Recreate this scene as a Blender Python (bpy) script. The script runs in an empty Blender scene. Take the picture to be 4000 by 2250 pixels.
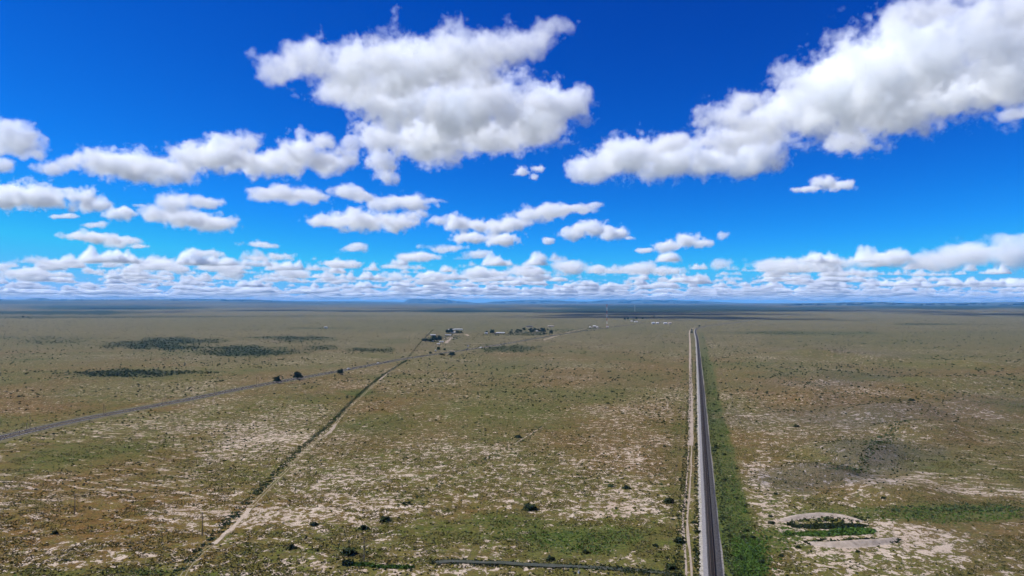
import bpy, math, time, os
EP=1.0;AMP=1.4;NS=0.7
import numpy as np
from mathutils import Vector
sc=bpy.context.scene; COL=sc.collection
rad=math.radians
H=120.0; F=2703.0; P=rad(1.12)
def ray(px,py):
    v=(1125-py)/F
    return Vector(((px-2000)/F, math.cos(P)-v*math.sin(P), math.sin(P)+v*math.cos(P)))
def at(px,py,z=0.0):
    d=ray(px,py); t=(z-H)/d.z
    return Vector((d.x*t,d.y*t,z))
# ---------------------------------------------------------------- camera, sun, sky
cam=bpy.data.objects.new("camera",bpy.data.cameras.new("camera")); COL.objects.link(cam); sc.camera=cam
cam.location=(0,0,H); cam.rotation_euler=(rad(90)+P,0,0); cam.data.sensor_width=36; cam.data.lens=36*F/4000
cam.data.clip_start=1; cam.data.clip_end=400000
SUN_EL,SUN_AZ=rad(46),rad(-83)      # azimuth from +Y, clockwise
sd=Vector((math.sin(SUN_AZ)*math.cos(SUN_EL),math.cos(SUN_AZ)*math.cos(SUN_EL),math.sin(SUN_EL)))
sun=bpy.data.objects.new("sun",bpy.data.lights.new("sun",'SUN')); COL.objects.link(sun)
sun.data.energy=5.0; sun.data.angle=rad(.5); sun.data.color=(1,.98,.95)
sun.rotation_euler=sd.to_track_quat('Z','Y').to_euler()
w=bpy.data.worlds.new("World"); sc.world=w; w.use_nodes=True
nt=w.node_tree; st=nt.nodes.new("ShaderNodeTexSky"); st.sky_type='NISHITA'; st.sun_disc=False
st.sun_elevation=SUN_EL; st.sun_rotation=SUN_AZ
st.altitude=4000; st.air_density=1.0; st.dust_density=0.0; st.ozone_density=3.0
def sky_grade(nt,src):
    sp=nt.nodes.new("ShaderNodeSeparateColor"); nt.links.new(src,sp.inputs[0])
    cb=nt.nodes.new("ShaderNodeCombineColor")
    for i,(k,p) in enumerate(((8.,2.9),(12.7,1.62),(14.0,1.0))):
        m1=nt.nodes.new("ShaderNodeMath"); m1.operation='MULTIPLY'; m1.inputs[1].default_value=.1; nt.links.new(sp.outputs[i],m1.inputs[0])
        m2=nt.nodes.new("ShaderNodeMath"); m2.operation='POWER'; m2.inputs[1].default_value=p; nt.links.new(m1.outputs[0],m2.inputs[0])
        m3=nt.nodes.new("ShaderNodeMath"); m3.operation='MULTIPLY'; m3.inputs[1].default_value=k; nt.links.new(m2.outputs[0],m3.inputs[0])
        m4=nt.nodes.new("ShaderNodeMath"); m4.operation='MINIMUM'; m4.inputs[1].default_value=(3.4,4.9,9.)[i]; nt.links.new(m3.outputs[0],m4.inputs[0])
        nt.links.new(m4.outputs[0],cb.inputs[i])
    return cb.outputs[0]
bg=nt.nodes["Background"]; nt.links.new(sky_grade(nt,st.outputs[0]),bg.inputs[0]); bg.inputs[1].default_value=0.069
sc.view_settings.view_transform='Standard'; sc.view_settings.look='None'; sc.view_settings.exposure=0.62
sc.cycles.volume_bounces=10; sc.cycles.max_bounces=14; sc.cycles.volume_step_rate=1.0
# ---------------------------------------------------------------- clouds
R2=2*6371000*1.05
class G:
    """small helper to write node maths"""
    def __init__(s,tree): s.t=tree; s.N=tree.nodes; s.L=tree.links
    def put(s,sock,x):
        if hasattr(x,'is_output'): s.L.new(x,sock)
        elif x is not None: sock.default_value=x
    def m(s,op,a,b=None,c=None,clamp=False):
        n=s.N.new("ShaderNodeMath"); n.operation=op; n.use_clamp=clamp
        for i,x in enumerate((a,b,c)): s.put(n.inputs[i],x)
        return n.outputs[0]
    def v(s,op,a,b=None,out=0):
        n=s.N.new("ShaderNodeVectorMath"); n.operation=op
        s.put(n.inputs[0],a); s.put(n.inputs[1],b)
        return n.outputs[out]
    def noise(s,vec,scale,detail=5,rough=.55,dist=0,col=False,norm=True,kind='FBM'):
        n=s.N.new("ShaderNodeTexNoise"); s.put(n.inputs['Vector'],vec)
        n.inputs['Scale'].default_value=scale; n.inputs['Detail'].default_value=detail; n.inputs['Roughness'].default_value=rough
        n.inputs['Distortion'].default_value=dist; n.normalize=norm
        return n.outputs[1 if col else 0]
def cloud_mat(name,dens,ns=None,fa=.5,fs=2.4):
    vm=bpy.data.materials.new(name); vm.use_nodes=True; t=vm.node_tree; t.nodes.clear(); g=G(t)
    out=t.nodes.new("ShaderNodeOutputMaterial"); pv=t.nodes.new("ShaderNodeVolumePrincipled")
    pv.inputs['Color'].default_value=(.97,.988,1,1); pv.inputs['Anisotropy'].default_value=CA
    pv.inputs['Density Attribute'].default_value=""
    at_=t.nodes.new("ShaderNodeAttribute"); at_.attribute_name='density'
    d=at_.outputs['Fac']
    if ns:
        tc=t.nodes.new("ShaderNodeNewGeometry").outputs['Position']
        n=g.noise(tc,1/ns,3,.65)
        inside=g.m('MULTIPLY',d,12.,clamp=True)
        d=g.m('ADD',g.m('SUBTRACT',d,.33),g.m('MULTIPLY',g.m('SUBTRACT',n,.5),fa*2))
        d=g.m('MULTIPLY',g.m('POWER',g.m('MULTIPLY',d,fs,clamp=True),EP),inside)
    g.L.new(g.m('MULTIPLY',d,dens),pv.inputs['Density'])
    t.links.new(pv.outputs[0],out.inputs['Volume']); return vm
CD=0.0021; CA=0.0
def vol_object(name,mn,mx,vox,build,mat,label,cat="cloud"):
    gn=bpy.data.node_groups.new(name,'GeometryNodeTree')
    gn.interface.new_socket("Geometry",in_out='OUTPUT',socket_type='NodeSocketGeometry')
    g=G(gn); o=g.N.new("NodeGroupOutput"); vc=g.N.new("GeometryNodeVolumeCube")
    vc.inputs['Min'].default_value=mn; vc.inputs['Max'].default_value=mx
    tot=1
    for i in range(3):
        r=max(4,int((mx[i]-mn[i])/vox[i])); tot*=r
        vc.inputs['Resolution '+'XYZ'[i]].default_value=r
    pos=g.N.new("GeometryNodeInputPosition").outputs[0]
    g.L.new(build(g,pos),vc.inputs['Density'])
    sm=g.N.new("GeometryNodeSetMaterial"); sm.inputs['Material'].default_value=mat
    g.L.new(vc.outputs[0],sm.inputs[0]); g.L.new(sm.outputs[0],o.inputs[0])
    vd=bpy.data.volumes.new(name); vd.materials.append(mat)
    ob=bpy.data.objects.new(name,vd); COL.objects.link(ob)
    md=ob.modifiers.new("shape",'NODES'); md.node_group=gn; md.show_viewport=False
    ob['label']=label; ob['category']=cat; ob['kind']='stuff'
    print(name,'voxels %.1fM'%(tot/1e6))
    return ob
def make_cloud(blobs,label,alt=2000.,amp=AMP,sharp=4.,ns=None,dens=CD,voxpx=1.9,grain=7):
    E=[]
    for (px,py,rx,ry) in blobs:
        rx*=1.06; ry*=1.08
        d=ray(px,py)
        hd=math.hypot(d.x,d.y); t=(alt-H)/d.z
        for _ in range(6): t=(alt-(t*hd)**2/R2-H)/d.z
        c=Vector((d.x*t,d.y*t,H+d.z*t)); dist=t*d.length
        k=t/F; e=math.asin(d.z/d.length)
        wx=rx*k; tt=ry*k
        b=min(wx*1.1,0.8*tt/max(math.sin(e),.02)); cz=math.sqrt(max(tt*tt-(b*math.sin(e))**2,(.3*tt)**2))/math.cos(e)
        az=math.atan2(d.x,d.y)
        E.append((c,wx,b,cz,az,dist,min(wx,b)))
    rmean=sum(e[6] for e in E)/len(E)
    ns=ns or max(rmean*NS,60)
    m=1.35
    mn=[min(e[0][i]-m*max(e[1],e[2],) if i<2 else e[0][i]-m*e[3] for e in E) for i in range(3)]
    mx=[max(e[0][i]+m*max(e[1],e[2],) if i<2 else e[0][i]+m*e[3] for e in E) for i in range(3)]
    near=min(e[5]-e[2] for e in E); vx=near/692*voxpx
    while (mx[0]-mn[0])*(mx[1]-mn[1])*(mx[2]-mn[2])/(vx*vx*vx*.8)>16e6: vx*=1.07
    def build(g,pos):
        wv=g.noise(pos,1/(ns*1.6),2,.5,col=True)
        off=g.v('SCALE',g.v('SUBTRACT',wv,(.5,.5,.5))); off.node.inputs['Scale'].default_value=ns*.75
        pw=g.v('ADD',pos,off)
        acc=None
        for (c,wx,b,cz,az,dist,_) in E:
            q=g.v('SUBTRACT',pw,tuple(c))
            if abs(az)>.15:
                n=g.N.new("ShaderNodeVectorRotate"); n.rotation_type='Z_AXIS'; g.L.new(q,n.inputs['Vector']); n.inputs['Angle'].default_value=az; q=n.outputs[0]
            l=g.v('LENGTH',g.v('DIVIDE',q,(wx,b,cz)),out=1)
            v=g.m('SUBTRACT',1.0,l)
            acc=v if acc is None else g.m('SMOOTH_MAX',acc,v,.15)
        n1=g.noise(pos,1/ns,grain,.6)
        n3=g.m('ABSOLUTE',g.m('SUBTRACT',g.noise(pos,2.2/ns,4,.5),.5))   # billows
        f=g.m('ADD',acc,g.m('MULTIPLY',g.m('SUBTRACT',n1,.53),amp*2.0))
        f=g.m('SUBTRACT',f,g.m('MULTIPLY',n3,amp*.9))
        return g.m('MULTIPLY',g.m('ADD',f,.33),1.0,clamp=True)
    ob=vol_object("cloud",mn,mx,(vx,vx,vx*.8),build,cloud_mat("cloud_vapour",dens*1250./max(rmean,250),ns=vx*5),label)
    return ob
A=[(1110,270,110,60),(1230,240,130,85),(1400,270,200,125),(1600,260,220,130),(1800,230,200,130),(1990,170,130,90),(2130,130,90,50),(1350,360,150,80),(1550,400,200,120),(1750,420,220,150),(1900,400,180,130),(2100,430,160,110),(2220,420,110,80),(1680,540,200,90),(1900,540,200,70),(2080,510,150,70),(1710,600,90,60),(1500,530,120,65),(1380,560,60,35),(1500,630,80,45),(1505,690,50,40)]
B=[(185,657,50,32),(290,640,70,35),(400,640,110,55),(520,650,150,70),(640,665,120,60),(760,620,110,60),(870,600,130,75),(960,560,60,50),(980,640,120,55),(1100,640,110,60),(1200,600,110,75),(1260,560,50,40),(1290,640,90,50),(1350,600,50,40)]
O=[(2321,664,110,60),(2454,612,150,90),(2616,627,150,80),(2764,627,120,75),(2874,612,110,80),(2985,590,110,80),(2727,479,70,35),(2837,442,110,70),(2926,391,80,60),(3022,442,140,90),(3132,442,160,130),(3206,332,160,130),(3317,369,200,170),(3464,258,220,200),(3464,442,200,120),(3317,553,110,55),(3649,184,230,190),(3649,369,220,140),(3833,147,220,190),(3833,332,200,120),(3988,221,200,200),(3575,59,120,60),(3990,60,200,90),(3990,440,60,25),(2960,520,120,60),(2860,545,110,60),(2600,560,90,50)]
groups=[(A,"wide ragged white cumulus cloud high over the middle of the plain"),
(O,"huge white cloud climbing from low centre to the upper right corner"),
(B,"long row of joined white puffs below and left of the big middle cloud"),
([(20,540,110,70),(90,560,80,60),(130,610,50,30),(20,650,50,35),(40,770,120,55),(150,765,100,55),(210,780,70,40),(320,780,60,55),(380,800,60,35),(250,845,50,12),(470,835,60,28)],"bright white clouds cut by the left edge of the view"),
([(600,830,70,30),(680,790,90,40),(780,790,100,25),(690,850,120,40),(800,870,120,35),(540,787,35,15)],"double decked white cloud in the lower left sky"),
([(300,925,60,20),(380,930,80,28),(480,945,80,22),(550,965,50,10),(375,880,50,14)],"thin low cloud below the double decked one"),
([(1030,765,80,28),(1120,755,90,40),(1200,770,80,30),(1350,755,80,35),(1420,770,60,25),(1500,790,90,35),(1600,790,100,32),(1680,785,50,18),(1280,865,90,25),(1400,860,130,45),(1530,870,110,40),(1620,840,60,30)],"stacked flat white clouds under the big middle cloud"),
([(1720,860,40,25),(1790,870,60,40),(1850,880,60,30),(1930,890,70,30),(2000,870,70,35),(2080,840,80,35),(2150,820,90,30),(2250,815,100,20),(2330,805,40,20),(1830,930,70,25),(1960,935,80,28),(2240,910,60,30),(2310,890,70,38),(2390,910,70,28),(2460,930,30,8),(2140,940,30,16)],"chain of white puffs slanting up to the right over the middle horizon"),
([(3150,740,60,14),(3220,710,55,35),(3290,725,60,25)],"single small cloud alone in the clear sky at right"),
([(2040,670,35,22),(2100,660,40,15),(2090,690,25,15)],"torn wisp of cloud just right of the big middle cloud's foot"),
([(2520,980,45,10),(2600,965,60,22),(2680,940,70,30),(2740,950,50,18),(2820,925,30,20)],"small low cloud with a raised right tail right of centre"),
([(1740,970,95,18),(1870,990,60,17),(1620,1004,90,18),(1375,973,55,20),(1320,1030,90,16),(1540,1038,75,10),(800,990,70,20),(1020,955,80,14),(1000,1012,55,12),(1090,1000,70,18)],"scattered thin low puffs over the left and middle horizon"),
([(3062,1034,140,30),(3225,1034,130,28),(3470,1017,120,28),(3632,1017,160,35),(3796,996,170,50),(3931,985,140,60),(2817,1040,60,22)],"broad low clouds rising toward the right edge above the horizon"),
([(2224,1042,90,32),(2050,1059,80,20),(1870,1070,90,22),(1680,1080,90,18),(1534,1080,50,22),(2333,1053,60,20),(2495,1048,80,25),(2604,1059,80,20)],"row of humped low clouds above the middle horizon"),
([(163,1021,50,18),(245,1032,80,18),(445,1035,50,14),(98,1070,110,22),(640,1043,110,25),(858,1043,110,20),(897,1070,70,20),(1141,1065,80,22),(20,1043,50,16)],"row of flat low clouds above the left horizon"),
]
for bl,lab in (groups): make_cloud(bl,lab)
def bank(y0,y1,vx,vz,label,seed,cell,thr=.55):
    xw=y1*.8
    zlo=1850-(y1*1.1)**2/R2; zhi=3000-y0**2/R2
    def build(g,pos):
        s=g.N.new("ShaderNodeSeparateXYZ"); g.L.new(pos,s.inputs[0]); x,y,z=s.outputs
        d2=g.m('ADD',g.m('MULTIPLY',x,x),g.m('MULTIPLY',y,y))
        h=g.m('ADD',z,g.m('DIVIDE',d2,R2))            # height over the curved earth
        t=g.m('DIVIDE',g.m('SUBTRACT',h,2000.),620.)   # 0 at base
        fl=g.N.new("ShaderNodeCombineXYZ"); g.L.new(x,fl.inputs[0]); g.L.new(y,fl.inputs[1]); fl.inputs[2].default_value=seed
        cov=g.noise(g.v('MULTIPLY',fl.outputs[0],(.75,1.,1.)),1/cell,4,.6)
        cov=g.m('ADD',cov,g.m('MULTIPLY',g.m('SUBTRACT',g.noise(fl.outputs[0],1/14000,2,.5),.5),.30))
        cov=g.m('MULTIPLY',g.m('SUBTRACT',cov,thr),11.0)
        det=g.m('MULTIPLY',g.m('SUBTRACT',g.noise(pos,4/cell,4,.6),.5),1.6)
        base=g.m('MULTIPLY',t,8.,clamp=True)
        f=g.m('SUBTRACT',g.m('ADD',cov,det),g.m('MULTIPLY',t,1.3))
        return g.m('MULTIPLY',g.m('MULTIPLY',f,3.,clamp=True),base)
    return vol_object("cloud_bank",(-xw,y0,zlo),(xw,y1,zhi),(vx,vx,vz),build,cloud_mat("cloud_bank_vapour",.006),label,"cloud bank")
if True:
  bank(30000,52000,80,60,"low bank of many small puffs along the horizon, nearest layer",3.,2200.,.585)
  bank(52000,88000,130,75,"low bank of many small puffs along the horizon, middle layer",7.,2600.,.562)
  bank(88000,140000,230,90,"faint farthest layer of cloud puffs on the horizon",11.,3300.,.52)
sc.cycles.volume_bounces=18; sc.cycles.max_bounces=20
sc.cycles.volume_step_rate=3
sc.cycles.adaptive_threshold=0.03
sc.cycles.adaptive_min_samples=16

# ================================================================ ground and everything on it
rng=np.random.default_rng(7)
def tag(o,label=None,cat=None,group=None,kind=None):
    if label: o['label']=label
    if cat: o['category']=cat
    if group: o['group']=group
    if kind: o['kind']=kind
    return o
def hsh(ix,iy,s):
    h=(ix.astype(np.int64)*374761393+iy.astype(np.int64)*668265263+s*974634777)&0xffffffff
    h=((h^(h>>13))*1274126177)&0xffffffff
    return ((h^(h>>16))&0xffffff)/float(0xffffff)
def vn(x,y,s=0):
    ix=np.floor(x); iy=np.floor(y); fx=x-ix; fy=y-iy
    fx=fx*fx*(3-2*fx); fy=fy*fy*(3-2*fy)
    a=hsh(ix,iy,s); b=hsh(ix+1,iy,s); c=hsh(ix,iy+1,s); d=hsh(ix+1,iy+1,s)
    return (a+(b-a)*fx)*(1-fy)+(c+(d-c)*fx)*fy
def fbm(x,y,scale,octv=4,s=0,r=.5):
    t=0;a=1;n=0
    for k in range(octv):
        t=t+a*vn(x/scale*2**k+17.3*k,y/scale*2**k-9.1*k,s+k); n+=a; a*=r
    return t/n
def sstep(a,b,x):
    t=np.clip((x-a)/(b-a),0,1); return t*t*(3-2*t)
def project(X,Y,Z):
    dx,dy,dz=X,Y,Z-H
    f=dy*math.cos(P)+dz*math.sin(P); v=-dy*math.sin(P)+dz*math.cos(P)
    f=np.maximum(f,1.)
    return 2000+F*dx/f, 1125-F*v/f
def curve(pts,step=6.,z=0.):
    """smooth line over the ground through points given where the photo shows them"""
    p=[at(a,b,0) for a,b in pts]; p=np.array([[q.x,q.y] for q in p]); out=[]
    for i in range(len(p)-1):
        p0=p[max(i-1,0)];p1=p[i];p2=p[i+1];p3=p[min(i+2,len(p)-1)]
        n=max(2,int(np.linalg.norm(p2-p1)/step))
        for k in range(n):
            t=k/n
            out.append(.5*((2*p1)+(-p0+p2)*t+(2*p0-5*p1+4*p2-p3)*t*t+(-p0+3*p1-3*p2+p3)*t**3))
    out.append(p[-1]); return np.array(out)
def normals(c):
    d=np.gradient(c,axis=0); d/=np.linalg.norm(d,axis=1)[:,None]; return np.stack([d[:,1],-d[:,0]],1)  # to the right
def dist_to(c,X,Y,pad=200.):
    """distance to and signed side of a polyline"""
    best=np.full(X.shape,1e9); side=np.zeros(X.shape)
    for i in range(len(c)-1):
        a=c[i];b=c[i+1];ab=b-a;L=ab@ab
        m=(X>min(a[0],b[0])-pad)&(X<max(a[0],b[0])+pad)&(Y>min(a[1],b[1])-pad)&(Y<max(a[1],b[1])+pad)
        if not m.any(): continue
        x=X[m]-a[0];y=Y[m]-a[1]; t=np.clip((x*ab[0]+y*ab[1])/L,0,1)
        dx=x-t*ab[0];dy=y-t*ab[1]; d=np.hypot(dx,dy); bb=best[m]; q=d<bb
        bb[q]=d[q]; best[m]=bb; ss=side[m]; ss[q]=np.sign(dx*ab[1]-dy*ab[0])[q]; side[m]=ss
    return best,side
# the lines that organise the plain
RAIL=curve([(2810,2700),(2785,2250),(2769,2000),(2747,1663),(2735,1480),(2723,1330),(2716,1296),(2722,1284),(2745,1277),(2790,1270),(2900,1257),(3010,1242),(3120,1231)],8)
HWY=curve([(-900,1990),(-380,1815),(0,1712),(350,1633),(700,1568),(1000,1508),(1330,1449),(1600,1399),(1900,1355),(2130,1316),(2250,1297),(2330,1286),(2400,1277),(2470,1268),(2600,1258)],12)
DITCH=curve([(560,2420),(640,2290),(735,2195),(850,2080),(1000,1927),(1190,1738),(1290,1655),(1380,1563),(1470,1485),(1560,1424),(1595,1400),(1640,1345),(1693,1288)],8)
TRACK=curve([(700,2420),(708,2270),(760,2185),(850,2112),(925,2045),(1010,1948),(1130,1825),(1215,1740),(1290,1685),(1330,1628),(1385,1572),(1470,1497),(1545,1430)],6)
SROAD=curve([(2700,2600),(2692,2250),(2688,2180),(2678,2080),(2680,1980),(2692,1850),(2698,1663),(2698,1500),(2696,1400),(2695,1330),(2693,1300),(2698,1288),(2715,1280)],6)
def mesh_obj(name,V,Fc,mat,parent=None,smooth=False,link=True):
    me=bpy.data.meshes.new(name)
    V=np.asarray(V,dtype=np.float32)
    if isinstance(Fc,np.ndarray):
        nf,k=Fc.shape
        me.vertices.add(len(V)); me.vertices.foreach_set('co',V.ravel())
        me.loops.add(nf*k); me.loops.foreach_set('vertex_index',Fc.astype(np.int32).ravel())
        me.polygons.add(nf); me.polygons.foreach_set('loop_start',np.arange(0,nf*k,k,dtype=np.int32))
        me.update(calc_edges=True)
    else:
        me.from_pydata(V.tolist(),[],Fc)
    if smooth: me.polygons.foreach_set('use_smooth',np.ones(len(me.polygons),dtype=bool))
    me.materials.append(mat); me.update()
    o=bpy.data.objects.new(name,me)
    if link: COL.objects.link(o)
    if parent: o.parent=parent
    return o
def simple_mat(name,col,rough=.9,var=0.25,scale=1.,metal=0.,col2=None,detail=4,coord='Position'):
    m=bpy.data.materials.new(name); m.use_nodes=True; t=m.node_tree; g=G(t); b=t.nodes["Principled BSDF"]
    b.inputs['Roughness'].default_value=rough; b.inputs['Metallic'].default_value=metal; b.inputs['Specular IOR Level'].default_value=.2
    pos=t.nodes.new("ShaderNodeNewGeometry").outputs['Position'] if coord=='Position' else t.nodes.new("ShaderNodeTexCoord").outputs['Object']
    n=g.noise(pos,scale,detail,.6)
    n=g.m('MULTIPLY_ADD',n,2.,-.5,clamp=True)
    mx=t.nodes.new("ShaderNodeMix"); mx.data_type='RGBA'
    c2=col2 or tuple(c*(1-var) for c in col); c1=col if col2 else tuple(min(1,c*(1+var)) for c in col)
    mx.inputs[6].default_value=(*c1,1); mx.inputs[7].default_value=(*c2,1)
    g.L.new(n,mx.inputs[0]); g.L.new(mx.outputs[2],b.inputs['Base Color']); return m
# ---------------------------------------------------------------- terrain sheet
th=np.concatenate([np.linspace(-180,-47,40)[:-1],np.linspace(-47,47,760),np.linspace(47,180,40)[1:-1]])
rr=np.concatenate([[20,60,110],np.geomspace(150,60000,850)])
T,R=np.meshgrid(np.radians(th),rr)
X=R*np.sin(T); Y=R*np.cos(T)
dR,sR=dist_to(RAIL,X,Y,160); dH,sH=dist_to(HWY,X,Y,160); dD,sD=dist_to(DITCH,X,Y,80); dT,_=dist_to(TRACK,X,Y,40); dS,_=dist_to(SROAD,X,Y,40)
away=sstep(14,60,dR)*sstep(18,60,dH)*sstep(6,30,dD)*sstep(6,25,dT)
def right_of_rail(X,Y): # lateral distance right of the straight rail
    return X-(7.7+.2649*Y)
rgt=sstep(35,150,right_of_rail(X,Y))
HUMPS=[]
for a_,b_,rx_,ry_,hh_ in ((3190,1850,36,30,7.5),(3330,1775,52,42,10.),(3620,1690,70,50,9.),(3480,1615,90,60,11.),(3850,1610,80,60,9.),(3180,1560,60,50,6.),(3250,1480,95,70,11.),(3200,1385,130,90,13.),(3420,1398,120,80,9.),(3700,1500,140,80,9.),(3900,1430,160,120,10.),(3500,1920,40,30,4.)):
    q_=at(a_,b_); HUMPS.append((q_.x,q_.y,rx_,ry_,hh_))
def height(X,Y,away,rgt):
    R=np.hypot(X,Y)
    h=rgt*(fbm(X,Y,170,4,3)-.5)*13*sstep(3500,800,R)
    h=h+(1-rgt)*(fbm(X,Y,120,3,5)-.5)*2.0*sstep(3000,900,R)
    h=h+(fbm(X,Y*1.0,1500,3,8)-.5)*14*sstep(1500,4000,R)
    for cx,cy,rx,ry,hh in HUMPS:
        u=(X-cx)*.97+(Y-cy)*.25; v=(Y-cy)*.97-(X-cx)*.25
        d=np.hypot(u/rx,v/ry)+.5*(fbm(X,Y,45,3,88)-.5)
        h=h+hh*sstep(1.1,.15,d)*(1-.25*sstep(-rx,rx,u))
    h=h*away
    far=sstep(9000,26000,R)
    lft=sstep(-1000,-16000,X)
    h=h+far*lft*(60+150*fbm(X,Y,9000,4,12))*sstep(9000,30000,R)
    h=h+far*sstep(9000,20000,X-.3*Y)*60*fbm(X,Y,5000,4,15)*sstep(12000,25000,R)
    h=h+sstep(8000,20000,R)*(fbm(X,Y,2600,4,21)-.5)*26*away
    return h
Z=height(X,Y,away,rgt)
def ground_z(x,y):
    X=np.atleast_1d(np.float64(x)); Y=np.atleast_1d(np.float64(y))
    if len(X)==1:
        a,b,c,d=[np.hypot(q[:,0]-X[0],q[:,1]-Y[0]).min()[None] for q in (RAIL,HWY,DITCH,TRACK)]
        aw=sstep(14,60,a)*sstep(18,60,b)*sstep(6,30,c)*sstep(6,25,d)
        return height(X,Y,aw,sstep(35,150,right_of_rail(X,Y)))
    a=dist_to(RAIL,X,Y,160)[0]; b=dist_to(HWY,X,Y,160)[0]; c=dist_to(DITCH,X,Y,80)[0]; d=dist_to(TRACK,X,Y,40)[0]
    aw=sstep(14,60,a)*sstep(18,60,b)*sstep(6,30,c)*sstep(6,25,d)
    return height(X,Y,aw,sstep(35,150,right_of_rail(X,Y)))
PX,PY=project(X,Y,Z*0)
front=Y>50
def spot(cx,cy,rx,ry,soft=.5,wob=.35,seed=0):
    """a patch of ground where the photo shows it, with an uneven edge"""
    out=np.zeros(X.shape); k=1+soft+wob*1.5
    m=(np.abs(PX-cx)<rx*k)&(np.abs(PY-cy)<ry*k)&front
    px,py=PX[m],PY[m]; d=np.hypot((px-cx)/rx,(py-cy)/ry)
    n=fbm(px,py*3.,rx*.5,4,40+seed)-.5
    out[m]=sstep(1+soft,1-soft,d+n*wob*3); return out
bare=np.zeros(X.shape); green=np.zeros(X.shape); rust=np.zeros(X.shape); dark=np.zeros(X.shape); gry=np.zeros(X.shape)
# pale soil
near=sstep(1900,500,R)
bare-=.30*sstep(600,1000,R)+.55*sstep(900,1700,R)
bare=np.asarray(bare)
bare+=near*.20*(fbm(X,Y,140,3,60)-.35)*2
for s in [(950,2080,260,60,.2),(760,1990,200,60,.12),(350,2150,300,60,.2),(1180,2010,260,40,.6),(1560,1960,160,30,.5),(1450,1850,200,30,.25),(1850,1760,170,28,.35),(2330,1965,330,55,.45),(2420,1830,160,90,.3),(1650,2230,300,22,.8),(1500,2150,160,30,.3),(2450,2180,70,40,.6),(2080,2225,60,25,.5),
          (2350,2000,200,30,.4),(900,1730,350,50,.25),(1150,1690,220,35,.3),(2480,1700,180,90,.25),(700,2220,120,20,.5),(450,2235,120,15,.4),(120,2235,120,20,.4),
          (3400,1920,170,40,.6),(3500,1870,180,40,.45),(2960,1900,55,80,.75),(3000,1960,80,30,.5),(3620,1720,160,30,.4),(3250,2075,320,80,1.0),(3560,2135,220,55,.7),(3060,2010,90,60,.8),(3600,1890,150,30,.5),(2990,1790,30,60,.5),(3500,2110,260,60,.7),(3600,2200,420,80,.5),(3300,2200,300,70,.4),(3850,1925,300,20,.55),(3760,1470,60,8,.6),(3850,1480,60,6,.6),(3300,1505,120,8,.4),(3060,1690,150,18,.4),(3900,1640,100,16,.5),(3150,1400,80,6,.4),
          (2480,1840,30,160,.25),(300,1435,250,6,.3),(1250,1420,220,14,.4),(100,1450,180,8,.35),(1230,1370,70,7,.4),(2750,1345,45,12,.25),(2300,1350,260,8,.15),(2160,1398,60,4,.4),(2250,1440,100,5,.3)]:
    bare+=s[4]*spot(*s[:4],seed=int(s[0])%17)
# furrowed bands of grass, lower left and right
fur=spot(250,1880,760,260,.4,.2)+spot(3850,1850,450,170,.4,.2)
# green
for s in [(150,1850,400,160,.12),(1620,1920,200,60,.25),(1900,2060,500,45,.45),(2300,2110,260,45,.6),(1050,2120,420,50,.35),(350,2240,420,16,.7),(600,2215,220,28,.5),(1080,1890,170,45,.35),(3650,2010,480,35,.75),(3700,2120,330,25,0),(3050,2110,90,45,.5),(180,1350,220,40,.45),(2000,1290,600,10,.15),(3150,1302,330,9,.45),(3500,1330,500,30,.3),(3850,1300,250,8,.3),(1500,1335,90,10,.45),(1480,1390,80,10,.4),(250,1555,60,12,.3),(1750,1440,260,40,.1),(3300,1600,300,30,.1),(2450,1500,140,60,.15),
          (1400,1530,70,14,.7),(1300,1260,900,14,.15),(1750,1280,900,12,.25),(3450,1540,140,14,-.0),(3950,1600,160,30,.3),(3480,1790,260,60,.2),(2930,2190,60,80,.8),(2790,1450,14,50,.4),(1120,1375,160,10,.2)]:
    green+=s[4]*(.6 if s[0]<400 and s[1]<2000 else 1)*spot(*s[:4],seed=int(s[1])%13)
green+=sstep(13,6,np.abs(right_of_rail(X,Y)-12.5))*sstep(2900,2200,Y)*(1.25+1.8*(fbm(X,Y,22,4,33)-.5))*(Y>0)
green+=sstep(17,9,np.abs(right_of_rail(X,Y)+17))*.25*sstep(2900,2300,Y)*(Y>0)
# rust and golden grass
rust+=(fbm(X,Y,130,4,71)-.45)*3.4*sstep(3200,700,R)
green+=(fbm(X,Y,110,4,77)-.52)*1.9*sstep(3500,900,R)
for s in [(1900,1800,600,160,.3),(2300,1700,350,120,.35),(1100,1700,500,90,.2),(3200,1560,320,70,.6),(3850,1600,300,80,.4),(3350,1880,260,40,.6),(3850,1760,330,120,.55),(3100,1780,200,60,.4),(3800,2060,280,40,.5),(2350,1470,420,50,.2)]:
    rust+=s[4]*spot(*s[:4],seed=int(s[0])%11)
# blue grey slopes
for s in [(3450,1620,520,45,.7),(3230,1480,220,30,.5),(3200,1370,180,14,.6),(3400,1385,160,14,.5),(3180,1870,240,45,1.1),(3420,1800,160,50,.8),(3400,1760,230,60,.35),(3900,1590,200,20,.5),(400,1400,500,16,.25),(2050,1420,160,14,.3),(3900,1560,180,16,.4),(3350,1510,150,14,.3)]:
    gry+=.8*s[4]*spot(*s[:4],soft=.85,wob=.7,seed=int(s[1])%9)
gry+=.25*rgt*sstep(2200,700,R)
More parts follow.
